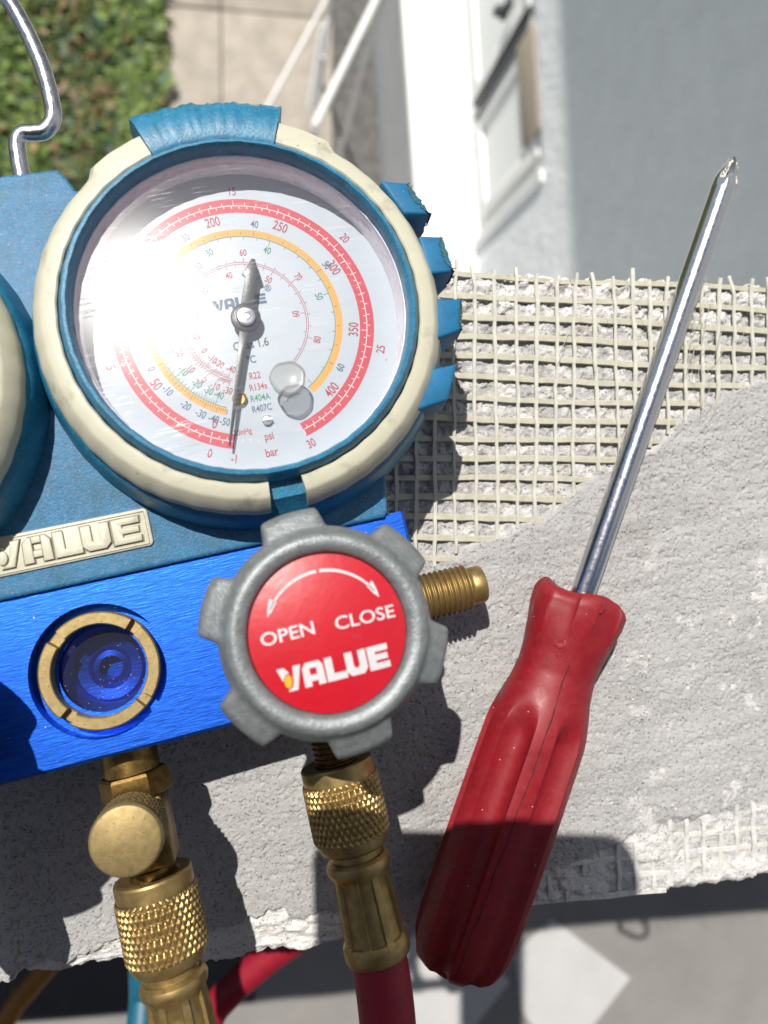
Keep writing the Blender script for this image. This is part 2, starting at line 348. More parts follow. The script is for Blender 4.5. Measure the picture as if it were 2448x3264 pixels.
def lens_mat():
    M = bpy.data.materials.new('scratched_acrylic'); M.use_nodes = True; N = M.node_tree.nodes; L = M.node_tree.links
    for n in list(N):
        if n.type == 'BSDF_PRINCIPLED': N.remove(n)
    out = [n for n in N if n.type == 'OUTPUT_MATERIAL'][0]
    tc = N.new('ShaderNodeTexCoord'); mp = N.new('ShaderNodeMapping'); mp.inputs['Scale'].default_value = (1000,) * 3; L.new(tc.outputs['Object'], mp.inputs[0])
    def streak(rot, sx, sy, s):
        q = N.new('ShaderNodeMapping'); q.inputs['Rotation'].default_value = (0, 0, rot); q.inputs['Scale'].default_value = (sx, sy, 1); L.new(mp.outputs[0], q.inputs[0])
        n = N.new('ShaderNodeTexNoise'); n.inputs['Scale'].default_value = s; n.inputs['Detail'].default_value = 3; L.new(q.outputs[0], n.inputs['Vector']); return n.outputs['Fac']
    def math_(op, a, b=None):
        x = N.new('ShaderNodeMath'); x.operation = op
        for i, v in enumerate((a, b)):
            if v is None: continue
            if isinstance(v, float): x.inputs[i].default_value = v
            else: L.new(v, x.inputs[i])
        return x.outputs[0]
    def rg(f, a, b, c=0.0, d=1.0):
        r = N.new('ShaderNodeMapRange'); r.inputs[1].default_value = a; r.inputs[2].default_value = b; r.inputs[3].default_value = c; r.inputs[4].default_value = d; L.new(f, r.inputs[0]); return r.outputs[0]
    s1 = rg(streak(0.6, 0.05, 1.6, 1.2), 0.62, 0.70); s2 = rg(streak(-0.8, 0.06, 1.8, 1.1), 0.63, 0.71); s3 = rg(streak(2.1, 0.07, 2.0, 1.0), 0.64, 0.72)
    s4 = rg(streak(0, 1, 1, 0.16), 0.45, 0.75)
    scr = math_('MAXIMUM', math_('MAXIMUM', s1, s2), s3); scr = math_('MULTIPLY', scr, s4)
    tr = N.new('ShaderNodeBsdfTransparent'); tr.inputs[0].default_value = (0.96, 0.965, 0.97, 1)
    g1 = N.new('ShaderNodeBsdfGlossy'); g1.distribution = 'BECKMANN'; g1.inputs['Roughness'].default_value = 0.26
    g2 = N.new('ShaderNodeBsdfGlossy'); g2.inputs['Roughness'].default_value = 0.05
    df = N.new('ShaderNodeBsdfDiffuse'); df.inputs[0].default_value = (0.8, 0.8, 0.82, 1)
    b = N.new('ShaderNodeBump'); b.inputs['Distance'].default_value = 0.03 * MM; L.new(scr, b.inputs['Height']); L.new(b.outputs[0], g1.inputs['Normal'])
    lw = N.new('ShaderNodeFresnel'); lw.inputs['IOR'].default_value = 1.49
    g3 = N.new('ShaderNodeBsdfGlossy'); g3.inputs['Roughness'].default_value = 0.5
    mq = N.new('ShaderNodeMixShader'); mq.inputs[0].default_value = 0.5; L.new(g2.outputs[0], mq.inputs[1]); L.new(g3.outputs[0], mq.inputs[2])
    m0 = N.new('ShaderNodeMixShader'); m0.inputs[0].default_value = 0.55; L.new(mq.outputs[0], m0.inputs[1]); L.new(g1.outputs[0], m0.inputs[2])
    m1 = N.new('ShaderNodeMixShader'); L.new(math_('MULTIPLY', lw.outputs[0], 1.0), m1.inputs[0]); L.new(tr.outputs[0], m1.inputs[1]); L.new(m0.outputs[0], m1.inputs[2])
    m2 = N.new('ShaderNodeMixShader'); L.new(math_('ADD', math_('MULTIPLY', scr, 0.34), 0.02), m2.inputs[0]); L.new(m1.outputs[0], m2.inputs[1]); L.new(df.outputs[0], m2.inputs[2])
    L.new(m2.outputs[0], out.inputs[0]); return M
LENS = lens_mat()
def clear_mat(name, ior, rough, tint, haze, dcol=(0.6, 0.62, 0.66)):
    M = bpy.data.materials.new(name); M.use_nodes = True; N = M.node_tree.nodes; L = M.node_tree.links
    for n in list(N):
        if n.type == 'BSDF_PRINCIPLED': N.remove(n)
    out = [n for n in N if n.type == 'OUTPUT_MATERIAL'][0]
    tc = N.new('ShaderNodeTexCoord'); mp = N.new('ShaderNodeMapping'); mp.inputs['Scale'].default_value = (1000,) * 3; L.new(tc.outputs['Object'], mp.inputs[0])
    v = N.new('ShaderNodeTexVoronoi'); v.inputs['Scale'].default_value = 1.1; L.new(mp.outputs[0], v.inputs['Vector'])
    r = N.new('ShaderNodeMapRange'); r.inputs[1].default_value = 0.12; r.inputs[2].default_value = 0.06; r.inputs[3].default_value = haze; r.inputs[4].default_value = 0.5; L.new(v.outputs['Distance'], r.inputs[0])
    t = N.new('ShaderNodeBsdfTransparent'); t.inputs[0].default_value = (*tint, 1); g = N.new('ShaderNodeBsdfGlossy'); g.inputs['Roughness'].default_value = rough
    d = N.new('ShaderNodeBsdfDiffuse'); d.inputs[0].default_value = (*dcol, 1)
    f = N.new('ShaderNodeFresnel'); f.inputs[0].default_value = ior
    a = N.new('ShaderNodeMixShader'); L.new(f.outputs[0], a.inputs[0]); L.new(t.outputs[0], a.inputs[1]); L.new(g.outputs[0], a.inputs[2])
    b = N.new('ShaderNodeMixShader'); L.new(r.outputs[0], b.inputs[0]); L.new(a.outputs[0], b.inputs[1]); L.new(d.outputs[0], b.inputs[2])
    L.new(b.outputs[0], out.inputs[0]); return M
SIGHT = clear_mat('dusty_sight_glass', 1.5, 0.08, (0.42, 0.45, 0.56), 0.02)

# ================================================================== SETTING
GZ = -5500.0; FZ = -750.0
# ground: lawn soil, path slabs, gravel
mb = MB(); mb.add([(-60000, 50, GZ - 30), (60000, 50, GZ - 30), (60000, 90000, GZ - 30), (-60000, 90000, GZ - 30)], [(0, 1, 2, 3)])
g = mb.build('ground', SOIL); tag(g, 'dark soil ground under the garden plants below the balcony', 'ground', kind='structure')
path = empty('path', (0, 0, GZ)); tag(path, 'beige concrete garden path with a straight joint beside the lawn', 'path', kind='structure')
for (x0, x1) in ((-770, -398), (-390, 380)):
    for k in range(12):
        y0 = 100 + k * 1490
        mb = MB(); jit = random.uniform(-6, 6)
        mb.box(x0, x1, y0 + 4, y0 + 1482, -30, jit * 0.5, bev=6); mb.build('slab', CONC, path, smooth=40)
mb = MB(); mb.add([(384, 80, GZ - 12), (2500, 80, GZ - 12), (2500, 18000, GZ - 12), (384, 18000, GZ - 12)], [(0, 1, 2, 3)])
tag(mb.build('gravel_strip', GRAV), 'strip of dark gravel between the path and the house wall', 'gravel', kind='structure')
# garden plants: uncountable leaves
n = 75000
px = rng.uniform(-3800, -760, n); py = rng.uniform(400, 6500, n)
edge = -775 + 25 * np.sin(py / 130.0) + 60 * vnoise(py / 90.0, py * 0, 3)
dens = fbm(px / 420.0, py / 420.0, 31)
patch = fbm(px / 300.0, py / 330.0, 57)
strip = np.exp(-((px + 1330 + 0.06 * (py - 2500)) / 300.0) ** 2)
hgt = np.clip(90 + 150 * dens, 12, 330) * (1 - 0.55 * strip)
V = np.zeros((n, 4, 3)); mi = np.zeros(n, int)
size = rng.uniform(26, 95, n) * (1 + 0.8 * (rng.random(n) < 0.08))
az = rng.uniform(0, 2 * pi, n); el = rng.uniform(-0.4, 0.9, n)
dx = np.stack([np.cos(az) * np.cos(el), np.sin(az) * np.cos(el), np.sin(el)], 1); sx = np.stack([-np.sin(az), np.cos(az), rng.uniform(-.3, .3, n)], 1)
c0 = np.stack([np.minimum(px, edge - 5 + rng.uniform(-40, 35, n)), py, GZ - 25 + hgt * rng.random(n) ** 0.7], 1)
V[:, 0] = c0; V[:, 1] = c0 + dx * size[:, None] * .5 + sx * size[:, None] * .19; V[:, 2] = c0 + dx * size[:, None]; V[:, 3] = c0 + dx * size[:, None] * .5 - sx * size[:, None] * .19
u_ = rng.random(n)
mi = np.where(u_ < .42, 0, np.where(u_ < .70, 1, np.where(u_ < .9, 2, np.where(u_ < .95, 3, 5))))
mi = np.where((strip > 0.5) & (u_ > 0.35), np.where(u_ < .68, 2, np.where(u_ < .82, 4, np.where(u_ < .9, 3, 5))), mi)
mi = np.where((patch > 0.35) & (u_ < 0.35), 1, mi)
keep = ~((strip > 0.55) & (patch < 0.05) & (rng.random(n) < 0.6))
mb = MB(); Vk = V[keep]; mk = mi[keep]
me = bpy.data.meshes.new('garden_plants'); nk = len(Vk)
me.from_pydata((Vk.reshape(-1, 3) * MM).tolist(), [], np.arange(nk * 4).reshape(-1, 4).tolist())
for q in LEAF: me.materials.append(q)
me.polygons.foreach_set('material_index', mk.astype(np.int32)); me.update()
o = bpy.data.objects.new('garden_plants', me); col.objects.link(o)
tag(o, 'sunlit green weeds and garden plants with dry brown patches far below', 'plants', kind='stuff')

# house wall on the right, seen from above; wall frame: s along the wall (away from the parapet), n out of the wall towards the garden, z up
tdir = Vector((-0.085, 1, 0)).normalized(); ndir = Vector((-tdir.y, tdir.x, 0))
WM = Matrix(((tdir.x, ndir.x, 0, 800 * MM), (tdir.y, ndir.y, 0, 1100 * MM), (0, 0, 1, 0), (0, 0, 0, 1)))
hw = empty('house_wall', mat=WM); tag(hw, 'pale plastered house wall with a white window, rising beside the path', 'building')
S0 = -242.0
W_B, W_T, W_L, W_R = -3010.0, -2190.0, -205.0, 1900.0     # window opening: z bottom/top, s left/right
mb = MB()
mb.box(-1300, S0, -300, 0, GZ, 1500); mb.box(S0, 4800, -300, 0, W_T, 1500); mb.build('plaster_wall', WALLP, hw)
mb = MB(); mb.box(S0, 4800, -300, 12, -3950, W_B - 40); mb.box(S0, W_L, -300, 12, W_B - 40, W_T); mb.box(W_R, 4800, -300, 12, W_B - 40, W_T); mb.build('white_wall_band', PAINTW, hw)
mb = MB(); mb.box(S0, 4800, -300, -25, GZ - 40, -3950); mb.build('plinth', PLINTH, hw)
mb = MB(); mb.box(-40, 4800, -300, 590, 440, 640); mb.build('eave', PAINTW, hw)
mb = MB(); mb.box(-335, 4800, -15, 245, W_B - 70, W_B - 6, bev=6); mb.build('window_sill', PVC, hw, smooth=40)
win = MB()
FR = 62
win.box(W_L, W_R, -90, -20, W_B, W_B + FR, bev=4); win.box(W_L, W_R, -90, -20, W_T - FR - 10, W_T - 10, bev=4)
win.box(W_L, W_L + FR, -90, -20, W_B + FR, W_T - FR - 10, bev=4); win.box(W_R - FR, W_R, -90, -20, W_B + FR, W_T - FR - 10, bev=4)
win.box(255, 300, -90, -18, W_B + FR, W_T - FR - 10, bev=4)
wo = win.build('window', PVC, hw, smooth=40)
def sash(s0, s1):
    b = MB(); z0, z1 = W_B + FR + 4, W_T - FR - 14
    b.box(s0, s1, -80, -8, z0, z0 + 55, bev=5); b.box(s0, s1, -80, -8, z1 - 55, z1, bev=5); b.box(s0, s0 + 55, -80, -8, z0 + 55, z1 - 55, bev=5); b.box(s1 - 55, s1, -80, -8, z0 + 55, z1 - 55, bev=5)
    b.build('sash', PVC, wo, smooth=40)
    b = MB(); b.box(s0 + 55, s1 - 55, -30, -24, z0 + 55, z1 - 55); b.build('pane', PANE, wo)
sash(W_L + FR + 4, 250); sash(320, W_R - FR - 4)
b = MB(); b.box(302, 318, -80, -2, W_B + FR + 4, W_T - FR - 14); b.box(251, 254, -80, 2, W_B + FR + 4, W_T - FR - 14); b.build('gasket', GASK, wo)
b = MB(); b.box(W_L + 130, 246, -44, 4, W_T - 185, W_T - 12, bev=6); b.build('roller_shutter_box', BROWN, wo, smooth=40)
b = MB(); b.box(395, 425, -8, 14, -2500, -2400, bev=5); b.box(399, 421, 14, 42, -2480, -2440, bev=4); b.build('window_handle', GASK, wo, smooth=40)

def atz(pxx, pyy, z):
    r = RC @ np.array([(pxx - 1224) / 2455.0, (1632 - pyy) / 2455.0, -1]); t = (z - CAM[2]) / r[2]; return Vector(CAM + r * t)

# unseen house front and slab, added to cut sky light on the floor
hf = empty('sky_blocker', (-400, -2500, FZ)); tag(hf, 'unseen brown house front with overhead slab, added to darken the balcony shade', 'building')
mb = MB(); mb.box(-3000, 3000, -300, 0, -200, 6000); mb.build('sky_blocker_wall', BLOCKW, hf)
mb = MB(); mb.box(-1500, 1000, 0, 2320, 3050, 3230, bev=15); mb.build('sky_blocker_slab', BLOCKS, hf, smooth=40)
# white metal drying rack standing on the path
rk = empty('drying_rack', (100, 2600, GZ)); tag(rk, 'white tubular drying rack leaning over the path by the wall', 'rack')
off = Vector((100, 2600, GZ))
def rail(p, q, r):
    b = MB(); b.tube([Vector(p) - off, (Vector(p) + Vector(q)) / 2 - off, Vector(q) - off], r, 12); b.build('rail', PAINTW, rk, smooth=40)
A1 = atz(1062, -40, -4300); A2 = atz(700, 620, -4360)
B1 = atz(1225, -50, -3300); B2 = atz(1005, 400, -3360)
rail(A1, A2, 12); rail(B1, B2, 19)
rail(atz(1045, 60, -4200), atz(1008, 350, -4500), 15); rail(atz(1028, 80, -4220), atz(985, 345, -4480), 14); rail(atz(1030, 180, -4230), atz(1012, 330, -4470), 11)
rail(B1, (B1.x - 30, B1.y + 60, GZ), 16); rail(B2, (B2.x - 40, B2.y - 20, GZ), 16); rail(A1, (A1.x, A1.y + 40, GZ), 14); rail(A1, B1, 14); rail(A2, (A2.x, A2.y, GZ), 14)

# ------------------------------------------------------------------ parapet with its plaster top
xs = np.concatenate([np.linspace(-1600, -120, 30)[:-1], np.linspace(-120, -72, 60)[:-1], np.arange(-72, 136, 0.30), np.linspace(136, 170, 40)[1:], np.linspace(170, 780, 18)[1:]])
far_b = 44.8
near_k = np.interp(xs, [-1600, -99, -96, -66, -40, -15, 9, 33, 50, 66, 96, 133, 170, 780], [-180, -180, -128, -127, -126.2, -126.6, -125.6, -121.5, -119.0, -117.4, -117.0, -113.8, -112, -112])  # far left widened beyond view, added to shade the floor
near = near_k + 1.1 * vnoise(xs / 6.0, xs * 0, 5) * np.where(xs < 25, 1.3, 0.45) + 0.45 * vnoise(xs / 1.3, xs * 0, 6)
far = far_b + 0.5 * vnoise(xs / 7.0, xs * 0, 8) + 0.6 * vnoise(xs / 1.4, xs * 0, 9)
NV = 560
vs = np.linspace(0, 1, NV)
Xg = np.repeat(xs[:, None], NV, 1); Yg = near[:, None] + (far - near)[:, None] * vs[None, :]
fine = ((Xg > -120) & (Xg < 170)).astype(float)
def sm(e0, e1, x):
    t = np.clip((x - e0) / (e1 - e0), 0, 1); return t * t * (3 - 2 * t)
# line above which the mesh is still uncovered
BX = [-1600, 20, 30, 36, 43, 49, 55.8, 61, 67.9, 74, 80.1, 88, 96.8, 103, 109.2, 118, 126.3, 150, 780]
BY = [-27, -27, -27, -26.5, -26.0, -22.5, -20.7, -17.5, -15.2, -9, -5.0, -1.0, 2.5, 9, 13.6, 18, 20.8, 26, 30]
bl = np.interp(Xg, BX, BY) + 1.2 * vnoise(Xg / 3.0, Yg / 3.0, 21) + 0.5 * vnoise(Xg / 0.9, Yg / 0.9, 22)
bed = sm(-0.3, 1.6, Yg - bl)
z = 0.55 * fbm(Xg / 22, Yg / 22, 40, 3) + 0.30 * fbm((Xg + .5 * Yg) / 26, (Yg - .2 * Xg) / 3.5, 39, 3) * sm(-0.3, 0.4, fbm(Xg / 30, Yg / 30, 38, 2)) + 0.16 * fbm(Xg / 2.2, Yg / 2.2, 41, 3, 0.6)
pits = fbm(Xg / 0.8, Yg / 0.8, 44, 2); z = z - 0.40 * sm(0.30, 0.60, pits)
lump = fbm(Xg / 2.4, Yg / 2.4, 47, 4, 0.6); lumpb = fbm(Xg / 9.0, Yg / 9.0, 48, 3)
zb = -1.15 + 0.50 * lump + 0.35 * lumpb - 0.5 * sm(0.1, 0.5, fbm(Xg / 1.3, Yg / 1.3, 49, 2))
# towards the outer edge the bed is built up and broken
zb = zb + sm(28, 40, Yg) * (0.3 + 0.8 * lumpb + 0.8 * lump)
z = z * (1 - bed) + np.minimum(zb, -0.35 + 0.5 * lump) * bed
white = 0.75 * bed * sm(-0.3, 0.3, lump) + 0.5 * bed * sm(30, 42, Yg)
# rough white lip along the near edge on the left
lipw = np.interp(Xg, [-1600, -60, -38, -24, -8, 6, 14, 24, 34, 780], [2, 2.5, 5, 8.5, 10.5, 11.0, 8, 6, 0, 0]) + 2.4 * vnoise(Xg / 5.0, Yg / 5.0, 61) + 0.7 * vnoise(Xg / 1.5, Yg / 1.5, 64)
dn = Yg - near[:, None]
lip = sm(0.6, -0.4, dn - lipw) * (Xg < 40)
zl = -1.3 - 0.06 * (lipw - dn) + 1.1 * fbm(Xg / 4.5, Yg / 1.9, 62, 4, 0.6)
z = z * (1 - lip) + zl * lip
white = np.maximum(white, 0.95 * lip)
# lower strip where a second mesh shows through thin white plaster
NB = lambda x: np.interp(x, [30, 60, 80, 100, 120, 140, 170], [-113, -110.5, -106, -97.5, -95, -92, -90])
low = sm(-1.2, 1.2, NB(Xg) + 1.0 * vnoise(Xg / 3.0, Yg / 3.0, 71) - Yg) * sm(28, 40, Xg)
z = z * (1 - low) + (-0.75 + 0.55 * fbm(Xg / 2.0, Yg / 2.0, 72, 4, 0.6) + 0.3 * fbm(Xg / 8, Yg / 8, 75, 2)) * low
blot = sm(-0.1, 0.35, fbm(Xg / 7.0, Yg / 7.0, 73, 3)); z = z + 0.75 * blot * low
white = np.maximum(white, low * (0.35 + 0.5 * blot))
white = np.maximum(white, 0.75 * sm(0.28, 0.5, fbm(Xg / 6.0, Yg / 6.0, 77, 4, 0.65)) * sm(70, 110, Xg) * sm(0, -40, Yg) * (1 - bed))
z = z * fine
edgef = sm(1.4, 0, np.minimum(far[:, None] - Yg, Yg - near[:, None])); z = z - 0.8 * edgef
# side skirts
nx = len(xs); rows = []
sk = [(-60, 5.0), (-16, 4.2), (-6, 3.0 ), (-2.8, 1.2)]
def skirt(base_y, sign, zz0):
    out = []
    for k, (dz, ins) in enumerate(sk):
        jy = 0.9 * vnoise(xs / 2.2 + k * 31.7, xs * 0 + k * 3.3, 81 + k); out.append(np.stack([xs, base_y + sign * (ins + jy), zz0 + dz + 0.5 * vnoise(xs / 2.0 + k * 11, xs * 0, 91 + k)], 1))
    return out
nearS = skirt(near, +1, z[:, 0]); farS = skirt(far, -1, z[:, -1])
grid = nearS + [np.stack([Xg[:, j], Yg[:, j], z[:, j]], 1) for j in range(NV)] + farS[::-1]
G = np.stack(grid, 1); ny = G.shape[1]
idx = np.arange(nx * ny).reshape(nx, ny)
F = np.stack([idx[:-1, :-1], idx[1:, :-1], idx[1:, 1:], idx[:-1, 1:]], -1).reshape(-1, 4)
me = bpy.data.meshes.new('plaster_top'); me.vertices.add(nx * ny); me.vertices.foreach_set('co', (G.reshape(-1) * MM))
me.loops.add(len(F) * 4); me.loops.foreach_set('vertex_index', F.reshape(-1).astype(np.int32))
me.polygons.add(len(F)); me.polygons.foreach_set('loop_start', np.arange(0, len(F) * 4, 4, dtype=np.int32))
me.polygons.foreach_set('use_smooth', np.ones(len(F), bool)); me.update(); me.validate()
def attr(name, a, pad):
    full = np.concatenate([np.full((nx, 4), pad), a, np.full((nx, 4), pad)], 1).reshape(-1)
    at_ = me.attributes.new(name, 'FLOAT', 'POINT'); at_.data.foreach_set('value', full.astype(np.float32))
attr('white', np.clip(white, 0, 1), 0.6); attr('bed', np.clip(bed, 0, 1), 0.3)
me.materials.append(PLAS)
pw = empty('balcony_parapet', (0, -40, 0)); tag(pw, 'grey plastered parapet ledge with a crumbling edge, carrying the gauge set and screwdriver', 'wall')
po = bpy.data.objects.new('plaster_top', me); col.objects.link(po); po.parent = pw; po.location = (0, 0.040, 0)
mb = MB(); mb.box(-1600, 780, -62, 72, FZ - 10, -25); mb.build('masonry_body', PLINTH, pw)
mb = MB(); mb.box(-1600, 780, 20, 70, GZ - 40, FZ - 12); mb.build('lower_facade', PLINTH, pw)
def ledge_z(x, y):
    i = int(np.clip(np.searchsorted(xs, x), 0, nx - 1)); j = int(np.clip((y - near[i]) / (far[i] - near[i]) * (NV - 1), 0, NV - 1)); return z[i, j]

# balcony floor behind the parapet
fl = empty('balcony_floor', (0, -1500, FZ)); tag(fl, 'grey cement tile floor with white inlaid tiles and painted shade patches below the parapet', 'floor', kind='structure')
mb = MB(); mb.box(-1600, 780, -1500, 1480, -200, -4); mb.build('floor_slab', TILEG, fl)
PENT = [(359, -609), (309, -657), (321, -735), (360, -790), (420, -765), (472, -701)]
def tile(poly, dx, dy, m_, name):
    b = MB(); b.prism([(p[0] + dx, p[1] + dy + 1500) for p in poly[::1]], -4, 0.0, bev=1.2); b.build(name, m_, fl, fix=True)
for dx, dy in ((0, 0), (-168, 10), (0, -330), (-168, -320), (560, -20), (560, -350)):
    tile(PENT, dx, dy, TILEW, 'white_tile')
for k in range(6): tile([(-30 - 146 * k, -690), (-30 - 146 * k, -400), (-172 - 146 * k, -400), (-172 - 146 * k, -690)], 0, 0, TILESH, 'shade_patch')  # near-black pieces paint deep shade onto the left of the floor

# ------------------------------------------------------------------ glass fibre meshes
def strand(par, pts, wd, th, name='strand', m_=None):
    """flat ribbon following pts (mm)"""
    V = []; F = []
    P = [Vector(p) for p in pts]
    for i, p in enumerate(P):
        t = (P[min(i + 1, len(P) - 1)] - P[max(i - 1, 0)]); t.z = 0; t.normalize(); s = Vector((-t.y, t.x, 0)); w_ = wd * (1 + 0.10 * random.uniform(-1, 1)) / 2
        V += [p + s * w_ - Vector((0, 0, th / 2)), p + s * w_ * .75 + Vector((0, 0, th / 2)), p - s * w_ * .75 + Vector((0, 0, th / 2)), p - s * w_ - Vector((0, 0, th / 2))]
    for i in range(len(P) - 1):
        for k in range(4):
            l = (k + 1) % 4; F.append((i * 4 + k, i * 4 + l, i * 4 + 4 + l, i * 4 + 4 + k))
    F.append((3, 2, 1, 0)); e = (len(P) - 1) * 4; F.append((e, e + 1, e + 2, e + 3))
    b = MB(); b.add(V, F); return b.build(name, m_ or FIB, par, smooth=50, fix=True)
um = empty('reinforcing_mesh', (0, 0, 0)); tag(um, 'cream glass fibre mesh lying bare over rough mortar at the outer ledge edge', 'mesh')
def bnd(x): return float(np.interp(x, BX, BY))
xrow = [-14 + 4.98 * k for k in range(34)]
hrow = [44.3 - 4.97 * k for k in range(15)]
xv = [42.4, 47.7, 52.8, 58.1, 63.0, 68.3, 73.2, 78.3, 83.5, 88.2, 92.8, 97.3, 102.0, 106.6, 111.4, 115.9, 120.5, 125.0, 129.6, 134.3, 139, 144] 
xv = [42.4 - 5.05 * k for k in range(11, 0, -1)] + xv
def xat(x0, y): return x0 + 0.62 * sin(y * 0.05 + x0) * 0.5 + (43.0 - y) * (0.024 if x0 < 75 else 0.055)
for k, y0 in enumerate(hrow):
    # where along x does this row emerge from the plaster
    xe = 150.0
    for xx in np.arange(20, 150, 0.5):
        if y0 - 0.012 * (xx - 50) < bnd(xx) - 0.6: xe = xx; break
    xa = -30.0 if k else -20.0
    X = np.arange(xa, xe + 0.1, 2.5); w0 = random.uniform(1.4, 1.75)
    if len(X) < 3: continue
    pts = [(x, y0 - 0.010 * (x - 50) + 0.35 * sin(x * .07 + k) + random.uniform(-.08, .08), -0.18 + 0.22 * sin(x * 2 * pi / 10.1 + k * pi) - 0.5 * sm(-6, 0, x - xe) * (xe < 149) - (0.9 if k == 0 else 0) * max(0, sin(x * .11))) for x in X]
    strand(um, pts, w0, 0.3, m_=FIBH)
for k, x0 in enumerate(xv):
    yb = -60.0
    for yy in np.arange(44, -60, -0.5):
        if yy < bnd(xat(x0, yy)) - 1.0: yb = yy; break
    top = 44.8 + random.uniform(0.2, 3.2)
    Y = np.arange(top, yb - 0.1, -2.48)
    if len(Y) < 3: continue
    w0 = random.uniform(0.85, 1.15)
    bend = random.uniform(-.5, .5); pts = [(xat(x0, y) + random.uniform(-.16, .16) + bend * max(0, (y - 42.5)) * .5 + .12 * sin(y * .21 + k * 1.7), y, 0.12 + 0.2 * sin(y * 2 * pi / 9.94 + k * pi) - 0.55 * float(sm(6, 0, y - yb)) - 0.25 * float(sm(43, 47, y))) for y in Y]
    strand(um, pts, w0, 0.34)
# loose filaments near the screwdriver and along the edge
fb = MB()
for q in range(46):
    if q < 22: cx, cy = random.uniform(103, 110), random.uniform(8, 40)
    else: cx, cy = random.choice(xv) + random.uniform(-1, 1), random.uniform(20, 45)
    a = random.gauss(pi / 2, .35); ln = random.uniform(3, 11)
    p0 = Vector((cx, cy, .5)); p1 = p0 + Vector((cos(a) * ln * .5 + random.uniform(-1, 1), sin(a) * ln * .5, random.uniform(.3, 1.6))); p2 = p0 + Vector((cos(a) * ln, sin(a) * ln, random.uniform(0, 1)))
    fb.tube(spline([p0, p1, p2], 5), 0.055, 4)
tag(fb.build('loose_fibres', FIB, um), kind='stuff')
lm = empty('embedded_mesh', (0, 0, 0)); tag(lm, 'pale glass fibre mesh half buried in white plaster along the near ledge edge', 'mesh')
def nedge(x): return float(np.interp(x, xs, near))
for k in range(5):
    for_x = np.arange(34, 152, 2.4); y_of = lambda x, k=k: nedge(x) * 0 + (-116.6 + 4.95 * k) + 0.035 * (x - 66) - 0.8 * sin((x - 40) * .02)
    pts = [(x, y_of(x), -0.60 + 0.28 * sin(x * .31 + k) ) for x in for_x if nedge(x) + 0.6 < y_of(x) < float(NB(x)) + 2.2]
    if len(pts) > 3: strand(lm, pts, 1.6, 0.3, m_=FIBW)
for k, x0 in enumerate(np.arange(42, 150, 4.85)):
    pts = [(x0 + 0.06 * (y + 117) * -1 + random.uniform(-.1, .1), y, -0.36 + 0.28 * sin(y * .7 + k)) for y in np.arange(float(NB(x0)) + 1.2, nedge(x0) + 0.4, -1.9)]
    if len(pts) > 3: strand(lm, pts, 1.35, 0.3, m_=FIBW)

# torn mesh sticking out from the ledge edge further right
for k in range(14):
    x0 = 232 + k * 13.5; y0 = nedge(x0); l_ = random.uniform(4, 16)
    strand(lm, [(x0, y0 + 14, -.4), (x0 + random.uniform(-1, 1), y0 + 3, -.3), (x0 + random.uniform(-2, 2), y0 - l_ * .5, 0), (x0 + random.uniform(-4, 4), y0 - l_, random.uniform(-1, 1))], 1.4, .3, m_=FIBW)
y0 = nedge(250)
strand(lm, [tuple(p_) for p_ in spline([(232, y0 + 10, -.4), (230, y0 - 8, 0), (242, y0 - 15, 2), (256, y0 - 21, 3), (267, y0 - 17, 3), (267, y0 - 6, 1), (258, y0 + 8, -.4)], 6)], 7.0, 1.2, m_=FIBW)

# ================================================================== MANIFOLD GAUGE SET
def nrm(v): v = np.array(v, float); return v / np.linalg.norm(v)
NN = nrm([0.03, 0.19, 1.0]); UU = np.array([0.97691527, 0.20258321, -0.06779827]); VV = np.cross(NN, UU)
OO = np.array([-6.70, 27.68, 24.0])
PM = Matrix.Identity(4)
for i in range(3):
    PM[i][0], PM[i][1], PM[i][2], PM[i][3] = UU[i], VV[i], NN[i], OO[i] * MM
mg = empty('manifold_gauge_set', mat=PM)
tag(mg, 'worn blue manifold gauge set with round dial and red label valve, lying on the ledge', 'gauge set')
def Lw(p): return Vector(OO + UU * p[0] + VV * p[1] + NN * p[2])

# --- anodised bar with a round bore for the sight glass
BX0, BX1, BY0, BY1, BZ0, BZ1 = -111.0, 24.5, -79.6, -44.7, -33.0, -9.0
SG = (-43.0, -63.2); RB = 13.4
mb = MB(); n = 64; hw_ = 17.0
sq = []
for i in range(n):
    a = 2 * pi * i / n + pi / 4; c_, s_ = cos(a), sin(a)
    k = 1.0 / max(abs(c_), abs(s_)); x = c_ * k * hw_; y = s_ * k
    y = y * (BY1 - SG[1]) if y > 0 else y * (SG[1] - BY0)
    sq.append((SG[0] + x, SG[1] + y, BZ1))
ci = [(SG[0] + RB * cos(2 * pi * i / n + pi / 4), SG[1] + RB * sin(2 * pi * i / n + pi / 4), BZ1) for i in range(n)]
cb = [(x, y, BZ1 - 4.0) for x, y, _ in ci]
mb.add(sq + ci + cb, [(i, (i + 1) % n, n + (i + 1) % n, n + i) for i in range(n)] + [(n + i, n + (i + 1) % n, 2 * n + (i + 1) % n, 2 * n + i) for i in range(n)])
ci2 = [(SG[0] + 8.6 * cos(2 * pi * i / n + pi / 4), SG[1] + 8.6 * sin(2 * pi * i / n + pi / 4), BZ1 - 4.0) for i in range(n)]
mb.add(cb + ci2, [(i, (i + 1) % n, n + (i + 1) % n, n + i) for i in range(n)])
xl, xr = SG[0] - hw_, SG[0] + hw_; ch = 0.7
for x0, x1 in ((BX0, xl), (xr, BX1)):
    mb.add([(x0, BY0, BZ1), (x1, BY0, BZ1), (x1, BY1, BZ1), (x0, BY1, BZ1)], [(0, 1, 2, 3)])
